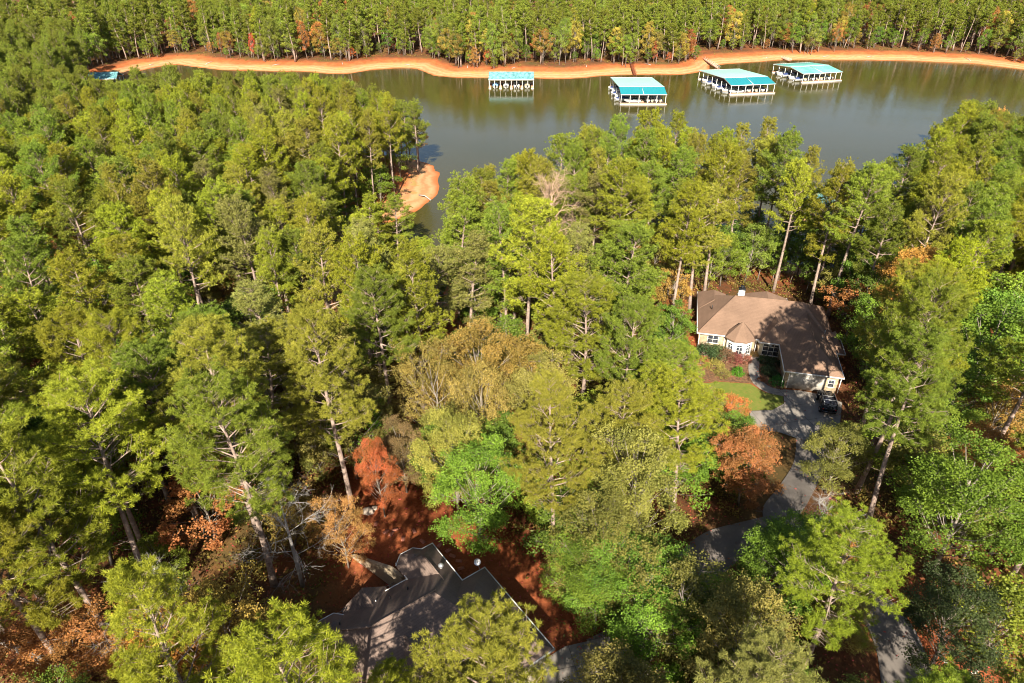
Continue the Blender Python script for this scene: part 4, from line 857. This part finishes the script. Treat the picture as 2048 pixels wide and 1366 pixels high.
for cx, ty, hh, wid, pr, col, l, cat in [
    (750,888,10,.46,0,(.48,.165,.05),'red-orange maple above the red clay yard','maple'),
    (1462,792,7.5,.5,1,REDC[0],'small red maple on the lawn edge below the stone house','maple'),
    (1510,868,10,.8,2,(.34,.13,.05),'orange and rust tree left of the driveway below the lawn','maple'),
    (1860,500,18,1.15,0,(.46,.23,.05),'large orange-topped tree right of the stone house','maple'),
    (708,570,13,.6,3,YEL[0],'golden yellow tree left of centre below the cove','tree'),
    (822,614,10,.6,4,ORG[0],'small orange tree left of centre beside golden neighbour','maple'),
    (660,640,9,.6,1,ORG[0],'dull orange tree behind the golden one left of centre','tree'),
    (1312,290,19,.85,0,(.34,.25,.055),'yellowish tree top on the wooded point','tree'),
    (300,1225,13,.85,2,(.48,.25,.045),'orange-yellow tree behind the white leafless tree','tree'),
    (440,1160,14,.9,3,(.36,.28,.05),'golden olive tree left of the dark-roofed house','tree'),
    (590,1325,9,.8,1,(.42,.26,.15),'pinkish brown tree at the bottom edge left of the dark roof','tree'),
    (2000,222,20,.9,2,ORG[0],'red-orange tree top at the right lake shore','maple'),
    (950,905,13,.95,0,LEAFG[0],'big bright green broadleaf tree above the dark-roofed house','tree'),
    (870,700,16,.95,1,(.27,.205,.05),'yellow-olive broadleaf tree in the central woods','tree'),
    (970,735,16,.9,3,(.29,.205,.055),'yellowing broad tree right of centre','tree'),
    (905,825,14,.8,2,(.28,.26,.05),'olive yellow tree above the bright green broadleaf','tree'),
    (1290,890,16,.95,4,OLIVE[0],'dull olive broadleaf tree between the two houses','tree'),
    (1225,1010,13,.85,0,OLIVE[1],'grey-olive tree right of the red clay yard','tree'),
    (1945,1180,10,.9,0,(.06,.085,.025),'dark glossy evergreen beside the road at bottom right','holly'),
    (1690,1050,9,.45,3,(.38,.18,.05),'small orange flecked tree beside the silver leafless tree','tree'),
    (672,1000,9,.5,1,(.36,.17,.06),'rust coloured tree left of the red clay yard','tree'),
    (800,860,9,.7,4,(.25,.17,.07),'brownish tree right of the red-orange maple','tree'),
    (925,885,9,.45,2,REDC[0],'small red tree behind the bright green broadleaf','maple'),
    (1500,1205,13,.9,2,OLIVE[2],'olive tree below the bent lane at the bottom','tree'),
    (90,1230,9,.9,2,ORG[0],'orange tree in the bottom left corner','tree'),
    (1430,640,9,.8,3,LEAFG[1],'x','tree')]:
    if l == 'x': continue
    x, y, h = by_crown(cx, ty, hh); hp(HARD_NEAR[pr] if y < 115 else HARD[pr], x, y, h, wid, col, l, cat, 15, r=3.0*wid)

for bx, by_, ty, wd, col, l in [(1488,566,450,.85,(.19,.24,.035),'bright leafy tree behind the stone house chimney'),(1650,592,480,.9,(.27,.27,.05),'yellow-green tree behind the right end of the stone house'),(1440,572,470,.75,LEAFG[1],'leafy green tree behind the left end of the stone house'),(1080,1040,930,.7,LEAFG[0],'small bright broadleaf right of the big bright green one'),(1335,860,760,.7,OLIVE[1],'olive tree left of the lawn'),(1130,1080,930,.8,LEAFG[1],'light green tree above the right side of the clay yard')]:
    x, y, h = by_foot(bx, by_, ty); hp(HARD[int(bx) % 6], x, y, h, wd, col, l, 'tree', 15, r=2.5*wd)
for k, (bx, by_, h, wd, c) in enumerate([(1415,578,9,.62,1),(1450,562,9,.6,0),(1478,556,8,.6,1),(1515,560,10,.6,0),(1612,585,9,.6,2),(1640,560,11,.7,2),(1690,640,12,.75,2),(1712,690,12,.8,2),(1722,745,12,.8,0),(1735,800,12,.8,2),(1700,600,12,.8,2),(1745,650,13,.8,0),(1560,540,10,.6,2),(1400,540,11,.6,1),(1545,562,8,.55,0),(1580,565,9,.6,2),(1500,545,9,.6,1),(1430,550,10,.6,2)]):
    x, y, z = gnd(bx, by_); col = LEAFG[c]; OCC.append((x, y, 2.2*wd)); o = plant(HARD[k % 6], x, y, h, wd, col, lab('leafy tree', col, x, y, h), 'tree', 'leafy green trees round the back and right of the stone house', 15)
for k, (bx, by_, h, wd, col) in enumerate([(1650,985,9,.75,OLIVE[1]),(1600,1150,7,.7,LEAFG[2]),(1450,985,9,.75,LEAFG[2]),(1520,1200,8,.8,LEAFG[2]),(1540,1230,11,.9,LEAFG[0]),(1405,1300,8,.8,LEAFG[1]),(1335,1320,11,.95,OLIVE[1]),(1275,1350,10,.85,LEAFG[0]),(1310,1240,8,.7,LEAFG[2]),(1190,1258,10,.8,LEAFG[0]),(1238,1245,11,.9,LEAFG[2]),(1150,1222,7,.6,OLIVE[2])]):
    x, y, z = gnd(bx, by_); OCC.append((x, y, 2*wd)); plant(HARD_NEAR[k % 5], x, y, h, wd, col, lab('leafy tree', col, x, y, h), 'tree', 'leafy trees crowding the lanes', 15)
for k, (cx, ty) in enumerate([(1000,334),(1058,310),(1120,282),(1182,256),(1240,240),(1300,236),(1360,234),(1420,234),(1478,234),(1530,246),(1574,270),(1608,303),(1648,322),(1692,342),(1735,350),(1780,356),(1832,304),(1876,266),(1918,238),(1950,212),(930,358),(1090,330),(1212,280),(1330,270),(1450,268),(1552,300)]):
    for h in (25, 23.5, 22, 20.5, 19, 17.5, 16, 27):
        x, y, _ = by_crown(cx, ty, h)
        if not inpoly([x], [y], LAKE)[0] and dpoly([x], [y], LAKE)[0] > 2: break
    else: continue
    if not free(x, y, 1.4, .8): continue
    OCC.append((x, y, 2.6)); col = GREENS[k % 6]; plant(PINE[k % 9], x, y, h, .88+.08*(k % 3), col, lab('waterside pine', col, x, y, h), 'pine tree', 'pines at the lake edge of the near woods')
for bx, by_, ty, i, l in [(1622,540,368,2,'pine before the hidden cove dock, left of three'),(1668,548,362,5,'pine before the hidden cove dock, middle of three'),(1705,540,372,7,'pine before the hidden cove dock, right of three')]:
    x, y, h = by_foot(bx, by_, ty); hp(PINE[i], x, y, h, .85, GREENS[i % 6], l)
for bx, by_, h, i, l in [(1728,930,26,1,'tall pine right of the driveway, shading the garage roof'),(1712,985,26,2,'pine right of the driveway, next below the garage-shading pine'),(1722,860,23,3,'pine close behind the parked car, right of the driveway'),(1735,1050,22,4,'pine where the long driveway narrows')]:
    x, y, z = gnd(bx, by_); hp(PINE_NEAR[i], x, y, h, .9, GREENS[i], l)

# ---- the woods on the near shores
cand = []
for _ in range(26000):
    yy = 8+RG.random()**.8*300; xx = (RG.random()*2-1)*(38+.84*yy); cand.append((xx, yy))
C = np.array(cand); ins = inpoly(C[:, 0], C[:, 1], LAKE); dd = dpoly(C[:, 0], C[:, 1], LAKE); ok = ~ins & (dd > 2.5)
for P in FOOT: ok &= ~inpoly(C[:, 0], C[:, 1], P)
ok &= ~nearlane(C[:, 0], C[:, 1], 1.6)
Zs = terrain(C[:, 0], C[:, 1]); specs = []
for (xx, yy), k, zz in zip(C, ok, Zs):
    if not k or yy > 308: continue
    u0, v0 = px(xx, yy, zz)
    if u0 < -260 or u0 > 2310: continue
    uc, vc = px(xx, yy, zz+16)
    rightlow = uc > 1500 and vc > 560
    central = 640 < uc < 1130 and 640 < vc < 1010
    bottomleft = uc < 520 and vc > 1020
    hd = RG.random() < (.58 if central else .42 if bottomleft else .62 if rightlow else .48 if (uc > 1150 and vc > 740) else .17)
    if hd: h = 9+8*RG.random(); wid = h/15*(.9+.3*RG.random())*1.1; r = 2.5*wid; rr = 4.1*wid; cb = .3
    else: h = (19.5+6.5*RG.random())*(.86 if rightlow or (uc > 1150 and vc > 740) else 1); wid = (.82+.3*RG.random())*(.82 if yy > 150 else 1); r = 2.75*wid*(.92 if yy > 150 else 1); rr = 4.4*wid; cb = .52
    if not free(xx, yy, r, .98 if yy > 100 else 1.02): continue
    for s in (1, .93, .86, .8, .74, .68, .6, .5):
        if not blocked(xx, yy, zz, h*s, rr*(.6+.4*s), cb): break
    else: continue
    h *= s; wid *= (.5+.5*s); OCC.append((xx, yy, r)); specs.append((xx, yy, h, wid, hd, uc, vc))
far = []
# ---- the far bank: rows of close-set pines with leafy edge trees
OF = []
for _ in range(16000):
    xx = (RG.random()*2-1)*410; yy = 322+RG.random()*180
    far.append((xx, yy))
Cf = np.array(far); insf = inpoly(Cf[:, 0], Cf[:, 1], LAKE); df = dpoly(Cf[:, 0], Cf[:, 1], LAKE); fspecs = []
cell = {}
for (xx, yy), i_, d_ in zip(Cf, insf, df):
    edge = 15+4*sin(xx*.07)+3*sin(xx*.19+1)
    if 95 < xx < 103: edge += 16
    if i_ or d_ < edge or d_ > 105 or abs(xx) > 60+.82*yy: continue
    md = 3.7 if d_ < 45 else 4.6; c = (int(xx//5), int(yy//5))
    if any((xx-a)**2+(yy-b)**2 < md*md for p in range(-1, 2) for q in range(-1, 2) for a, b in cell.get((c[0]+p, c[1]+q), ())): continue
    cell.setdefault(c, []).append((xx, yy)); fspecs.append((xx, yy, d_-edge))
pines = [s for s in specs if not s[4]]; hards = [s for s in specs if s[4]]
pines.sort(key=lambda s: math.hypot(s[0], s[1])-(0 if (-60 < s[5] < 2108 and s[6] < 1500) else -4000 if False else 0))
_dbg = ('near pines', len(pines), 'near hardwoods', len(hards), 'far', len(fspecs))
inview = lambda s: -70 < s[5] < 2118 and s[6] < 1520
vis = [s for s in pines if inview(s)]; hid = [s for s in pines if not inview(s)]
NP = 285
for s in vis[:NP]:
    xx, yy, h, wid = s[:4]; d = math.hypot(xx, yy); col = GREENS[RG.integers(6)]
    if RG.random() < .08: col = (.20, .20, .045)
    if s[5] > 1690 and s[6] > 560: col = tuple(np.array(col)*np.array((1.1, 1.08, .8)))
    pr = PINE_NEAR[RG.integers(5)] if d < 72 else PINE[RG.integers(9)]
    plant(pr, xx, yy, h, wid, col, lab('pine', col, xx, yy, h), 'pine tree', 'pines of the near woods')
hardbig = [s for s in hards if inview(s)]
for s in hardbig:
    xx, yy, h, wid = s[:4]; d = math.hypot(xx, yy); uc, vc = s[5:]; t = RG.random()
    if 640 < uc < 1130 and 640 < vc < 900: col = (OLIVE+YEL[:2]+[(.32,.22,.05)])[RG.integers(6)]
    elif uc < 520 and vc > 1020: col = (YEL[:2]+ORG[:1]+OLIVE+LEAFG)[RG.integers(9)]
    elif uc > 1450 and vc > 560 and t < .7: col = LEAFG[RG.integers(3)]
    else: col = LEAFG[RG.integers(3)] if t < .55 else OLIVE[RG.integers(3)] if t < .84 else YEL[RG.integers(3)] if t < .95 else ORG[RG.integers(2)]
    pr = HARD_NEAR[RG.integers(5)] if d < 75 else HARD[RG.integers(6)]
    plant(pr, xx, yy, h, wid, col, lab('broadleaf tree', col, xx, yy, h), 'broadleaf tree', 'broadleaf trees among the near pines', 15)
# understory trees in the gaps
nu = 0
for (xx, yy), k, zz in zip(C[::-1], ok[::-1], Zs[::-1]):
    if nu >= 298: break
    if not k or yy > 230 or yy < 22: continue
    u0, v0 = px(xx, yy, zz+6)
    if u0 < -40 or u0 > 2090 or not free(xx, yy, .6, .7): continue
    h = 5+6*RG.random(); wid = h/15*1.45
    if blocked(xx, yy, zz, h, 3.5*wid, .3): continue
    t = RG.random(); col = LEAFG[RG.integers(3)] if t < .5 else OLIVE[RG.integers(3)] if t < .78 else YEL[RG.integers(3)] if t < .89 else ORG[RG.integers(2)] if t < .97 else REDC[RG.integers(2)]
    OCC.append((xx, yy, 1.6)); nu += 1
    plant(HARD[RG.integers(6)], xx, yy, h, wid, col, lab('small tree', col, xx, yy, h), 'small tree', 'small trees under the near pines', 15).name = 'small_tree'
# far bank trees one can tell apart
for cx, by_, ty, wid, col, l in [(1306,128,82,.42,REDC[0],'red maple on the far bank beside the nearest big dock gangway'),(465,112,68,.36,REDC[1],'crimson tree on the far bank at left'),(443,112,66,.36,ORG[1],'orange tree just left of the crimson tree on the far bank'),(508,118,68,.42,(.55,.13,.05),'red-orange tree right of the crimson one on the far bank'),(1668,104,48,.5,ORG[0],'bright orange tree on the far bank behind the aqua dock'),(1685,96,46,.42,ORG[0],'orange tree beside a bright orange one behind the aqua dock'),(2040,112,66,.45,ORG[0],'orange tree on the far bank at the right edge'),(2028,116,88,.3,REDC[1],'low red tree on the far bank near the right edge'),(345,100,40,.4,(.40,.18,.07),'rusty tree at the far left notch of the far bank'),(803,58,44,.4,ORG[0],'small orange treetop high on the far bank left of centre'),(878,118,82,.35,ORG[1],'orange sapling on the far bank above the lake corner'),(1185,60,34,.35,REDC[0],'red treetop on the far bank left of the nearest big dock'),(190,105,60,.5,(.40,.2,.07),'rust brown tree on the far left bank'),(330,75,30,.45,ORG[0],'orange crown on the far left bank above the notch'),(120,150,95,.6,ORG[0],'orange tree left of the far cove dock')]:
    x, y, h = by_foot(cx, by_, ty); plant(HARD[RG.integers(6)], x, y, max(h, 8), wid, col, l, 'maple', None, 15)
ne = 0
for xx, yy, d_ in fspecs:
    if d_ < 9 and RG.random() < .9 and abs(xx) < 20+.8*yy and ne < 290:
        t = RG.random(); col = LEAFG[RG.integers(3)] if t < .55 else (.24,.26,.04) if t < .8 else YEL[RG.integers(3)] if t < .93 else ORG[RG.integers(2)] if t < .98 else REDC[0]
        h = 5+10*RG.random()**1.5; ne += 1
        plant(HARD[RG.integers(6)], xx+RG.normal(), yy-1.5, h, h/15*(.8+.5*RG.random()), col, lab('edge tree', col, xx, yy, h), 'small tree', 'leafy trees along the far bank edge', 15).name = 'shoreline_tree'

# the rest of the woods is uncountable: one object of scattered pines
def wood(name, rows, protos, label, cat, col):
    me = bpy.data.meshes.new(name); V = np.array([(x, y, tz(x, y)-.15) for x, y, *_ in rows]); me.vertices.add(len(V)); me.vertices.foreach_set('co', V.astype(np.float32).reshape(-1))
    for nm, arr in (('sx', [r[2] for r in rows]), ('sz', [r[3] for r in rows]), ('rz', [RG.random()*6.28 for r in rows]), ('rx', [RG.normal()*.05 for r in rows]), ('ry', [RG.normal()*.05 for r in rows])):
        a = me.attributes.new(nm, 'FLOAT', 'POINT'); a.data.foreach_set('value', np.array(arr, np.float32))
    o = link(name, me, None, None, label=label, category=cat, kind='stuff'); o.color = (*col, 1)
    ng = bpy.data.node_groups.new(name, 'GeometryNodeTree'); ng.interface.new_socket('Geometry', in_out='INPUT', socket_type='NodeSocketGeometry'); ng.interface.new_socket('Geometry', in_out='OUTPUT', socket_type='NodeSocketGeometry')
    N = ng.nodes; L = ng.links; gi = N.new('NodeGroupInput'); go = N.new('NodeGroupOutput'); iop = N.new('GeometryNodeInstanceOnPoints'); ji = N.new('GeometryNodeJoinGeometry')
    for T, _, (a, b) in protos:
        j = N.new('GeometryNodeJoinGeometry')
        for ob in (a, b):
            oi = N.new('GeometryNodeObjectInfo'); oi.inputs[0].default_value = ob; oi.transform_space = 'ORIGINAL'; L.new(oi.outputs['Geometry'], j.inputs[0])
        gt = N.new('GeometryNodeGeometryToInstance'); L.new(j.outputs[0], gt.inputs[0]); L.new(gt.outputs[0], ji.inputs[0])
    L.new(gi.outputs[0], iop.inputs['Points']); L.new(ji.outputs[0], iop.inputs['Instance']); iop.inputs['Pick Instance'].default_value = True
    def na(n):
        x = N.new('GeometryNodeInputNamedAttribute'); x.data_type = 'FLOAT'; x.inputs[0].default_value = n; return x.outputs[0]
    cs = N.new('ShaderNodeCombineXYZ'); sx = na('sx'); L.new(sx, cs.inputs[0]); L.new(sx, cs.inputs[1]); L.new(na('sz'), cs.inputs[2]); L.new(cs.outputs[0], iop.inputs['Scale'])
    cr = N.new('ShaderNodeCombineXYZ'); L.new(na('rx'), cr.inputs[0]); L.new(na('ry'), cr.inputs[1]); L.new(na('rz'), cr.inputs[2]); L.new(cr.outputs[0], iop.inputs['Rotation'])
    L.new(iop.outputs[0], go.inputs[0]); m = o.modifiers.new('scatter', 'NODES'); m.node_group = ng
    return o
for p in PINE_FAR+PINE+PINE_NEAR+HARD+HARD_NEAR:
    if not p[1]: print('unused prototype', p[0].name)
k = 0
for p in PINE_FAR:      # each far-bank kind also stands once as a tree of its own
    s = [f for f in fspecs if f[2] < 3 and abs(f[0]-(-120+k*70)) < 18][0]; k += 1
    plant(p, s[0], s[1], 23, .9, GREENS[k % 6], lab('shoreline pine', GREENS[k % 6], s[0], s[1], 23), 'pine tree')
FH = {0: [], 1: [], 2: []}; rows = []
for x, y, d in fspecs:
    t = RG.random()
    if t < .74: rows.append((x, y, .7+.5*RG.random(), .66+.42*RG.random()))
    else:
        k = 0 if t < .90 else 1 if t < .965 else 2; FH[k].append((x, y, .75+.35*RG.random(), .75+.6*RG.random()))
for k, nm, l, c in ((0, 'far_leafy_woods', 'yellow-green leafy trees mixed through the far bank pine wood', (.21,.26,.035)), (1, 'far_olive_woods', 'golden olive leafy trees mixed through the far bank pine wood', (.38,.29,.05)), (2, 'far_rust_woods', 'rusty orange trees scattered through the far bank pine wood', (.42,.17,.05))):
    wood(nm, FH[k], HARD, l, 'woods', c)
wood('far_woods', rows, PINE_FAR, 'close-set green pine wood covering the far bank across the lake', 'woods', (.165,.20,.022))
rest = [(s[0], s[1], s[3], s[2]/24) for s in vis[NP:]+hid]
if rest: wood('distant_pines', rest, PINE, 'green pines filling the back and edges of the near woods', 'woods', (.165,.20,.022))

# ---- shrubs round the stone house
SHP = [proto('shrub', shrubmesh(140+i, 1., 1.1, 110, 14, .12), 'limb', 'leaf', ('stem', 'leaves')) for i in range(4)]
for i, (p, r, h, col, l) in enumerate([((1412,712),1.9,1.9,(.055,.10,.035),'large dark green shrub at the left front corner of the stone house'),((1435,712),1.6,1.7,(.09,.12,.04),'green shrub under the stone house small window'),((1452,718),1.4,1.7,(.22,.13,.07),'reddish brown shrub left of the white bay'),((1470,722),1.2,1.3,(.25,.08,.06),'red shrub in front of the white bay'),((1488,722),1.1,1.2,(.23,.08,.06),'red shrub at the right foot of the white bay'),((1508,712),.7,.8,(.45,.30,.10),'golden shrub beside the front step'),((1476,748),1.0,1.1,(.09,.28,.02),'bright lime green round shrub near the lawn'),((1554,768),1.1,1.3,(.05,.17,.03),'green round shrub beside the garage corner'),((1530,724),1.2,1.0,(.05,.08,.03),'dark hedge shrub under the big window, left end'),((1545,728),1.2,1.0,(.05,.08,.03),'dark hedge shrub under the big window, right end'),((1537,745),1.2,1.0,(.06,.09,.035),'dark shrub in the middle of the shaded bed'),((1548,752),1.0,1.0,(.05,.08,.03),'dark shrub right of middle in the shaded bed'),((1430,735),1.4,1.3,(.25,.20,.05),'yellowish shrub at the upper end of the lawn'),((1445,750),1.2,1.0,(.22,.18,.05),'olive shrub left of the lime green shrub'),((1402,728),1.4,1.2,(.36,.16,.06),'rust coloured shrub left of the flower bed'),((1522,760),.6,.6,(.30,.14,.06),'small rusty shrub beside the curved garden path')]):
    x, y, z = gnd(*p); o = plant(SHP[i % 4], x, y, h, r, col, l, 'shrub', None, 1.1, z=z-.05)
# ---- low growth and leaf litter under the trees
def undergrowth():
    g = Geo(); rg = np.random.default_rng(5); N_ = 24000; yy = 15+rg.random(N_)**.75*270; xx = (rg.random(N_)*2-1)*(30+.8*yy)
    ins = inpoly(xx, yy, LAKE); d = dpoly(xx, yy, LAKE); ok = ~ins & (d > 9)
    for P in FOOT+[CLAY, CLAY2]: ok &= ~inpoly(xx, yy, P)
    ok &= ~nearlane(xx, yy, .7)
    x2 = (rg.random(2600)*2-1)*330; y2 = 330+rg.random(2600)*90; i2 = inpoly(x2, y2, LAKE); d2 = dpoly(x2, y2, LAKE); k2 = ~i2 & (d2 > 12)
    xx = np.concatenate([xx[ok], x2[k2]]); yy = np.concatenate([yy[ok], y2[k2]]); zz = terrain(xx, yy); n = len(xx); nb = 26; s = .5+1.9*rg.random(n)**2.2
    c = np.repeat(np.stack([xx, yy, zz], 1), nb, 0); o = rg.normal(size=(n*nb, 3))*.5; o[:, 2] = np.abs(o[:, 2])*.8; s_ = np.repeat(s, nb)
    g.blades(c+o*s_[:, None], rg.normal(size=(n*nb, 3)), .32*s_**.5, .2, np.repeat(rg.random(n), nb)*.8+.2*rg.random(n*nb), rg)
    o = link('undergrowth', g.mesh('undergrowth', True), M['under'], None, kind='stuff', label='low leafy growth and saplings on the forest floor', category='undergrowth'); o.color = (.19,.17,.03,1)
undergrowth()
def litter():
    g = Geo(); rg = np.random.default_rng(9); n = 60000; yy = 20+rg.random(n)*95; xx = (rg.random(n)*2-1)*(30+.8*yy); d = dpoly(xx, yy, LAKE); ok = ~inpoly(xx, yy, LAKE) & (d > 6) & ~(nearlane(xx, yy, -.3) & (rg.random(n) < .9))
    u = rg.random(n); ok &= ~(inpoly(xx, yy, G([(1398,768),(1440,764),(1566,793),(1567,807),(1497,822),(1500,850),(1430,830)])) & (u < .8)); xx, yy = xx[ok], yy[ok]; zz = terrain(xx, yy)+.11*nearlane(xx, yy, .1)+.03
    dd = rg.normal(size=(len(xx), 3)); dd[:, 2] *= .2; g.blades(np.stack([xx, yy, zz], 1), dd, .16+.14*rg.random(len(xx)), .13, rg.random(len(xx)), rg)
    o = link('fallen_leaves', g.mesh('fallen_leaves', True), M['under'], None, kind='stuff', label='fallen leaves and pine straw on the clay', category='leaf litter'); o.color = (.34,.15,.05,1)
litter()
for i in range(14):
    u = 300+125*i+RG.normal()*25; x, y = at(u, 128, 2.); d0 = None
    for k in range(60):
        dd_ = float(dpoly([x], [y], LAKE)[0]); i_ = bool(inpoly([x], [y], LAKE)[0])
        if not i_ and 4 < dd_ < 12: break
        y += 1.0 if i_ or dd_ < 4 else -1.0
    a = RG.random()*3; L = 2+3*RG.random(); e = (x+cos(a)*L, y+sin(a)*L); g = Geo(); g.tube([(x, y, tz(x, y)+.1), ((x+e[0])/2+.2, (y+e[1])/2, tz((x+e[0])/2, (y+e[1])/2)+.3), (*e, tz(*e)+.15)], [.16, .12, .05], 6)
    o = link('drift_log', g.mesh('drift_log'), M['pale']); tag(o, 'grey log on the far clay bank, '+('leftmost','second from left','third from left','fourth from left','fifth from left','sixth from left','seventh from left','seventh from right','sixth from right','fifth from right','fourth from right','third from right','second from right','rightmost')[i]+' of fourteen', 'log', 'grey logs on the far clay bank')
for p in PINE+PINE_NEAR+HARD+HARD_NEAR+BARE+DEAD+SHP:
    if not p[1]:
        for ch in list(p[0].children): bpy.data.objects.remove(ch)
        bpy.data.objects.remove(p[0])
print('objects', len(bpy.data.objects))
open('/tmp/dbg.txt', 'w').write(repr(_dbg)+' vis %d' % len(vis))

ORD = ['', 'second', 'third', 'fourth', 'fifth', 'sixth', 'seventh', 'eighth', 'ninth', 'tenth', 'eleventh', 'twelfth', 'thirteenth', 'fourteenth', 'fifteenth', 'sixteenth']
NUM = ['', 'one', 'two', 'three', 'four', 'five', 'six', 'seven', 'eight', 'nine', 'ten', 'eleven', 'twelve', 'thirteen', 'fourteen', 'fifteen', 'sixteen', 'seventeen', 'eighteen', 'nineteen', 'twenty']
TODO = {}
for o in bpy.data.objects:
    l = o.get('label')
    if l and '|' in l: s, u = l.split('|'); TODO.setdefault(s, []).append((float(u), o.name, o))
for s, L in TODO.items():
    L.sort(key=lambda t: t[:2]); n = len(L)
    for i, (_, _, o) in enumerate(L):
        if n == 1: o['label'] = s
        elif n == 2: o['label'] = s+', '+('left', 'right')[i]+' of two'
        else: o['label'] = s+', '+('leftmost' if i == 0 else 'rightmost' if i == n-1 else ORD[i]+' from left' if i < (n+1)//2 else ORD[n-1-i]+' from right')
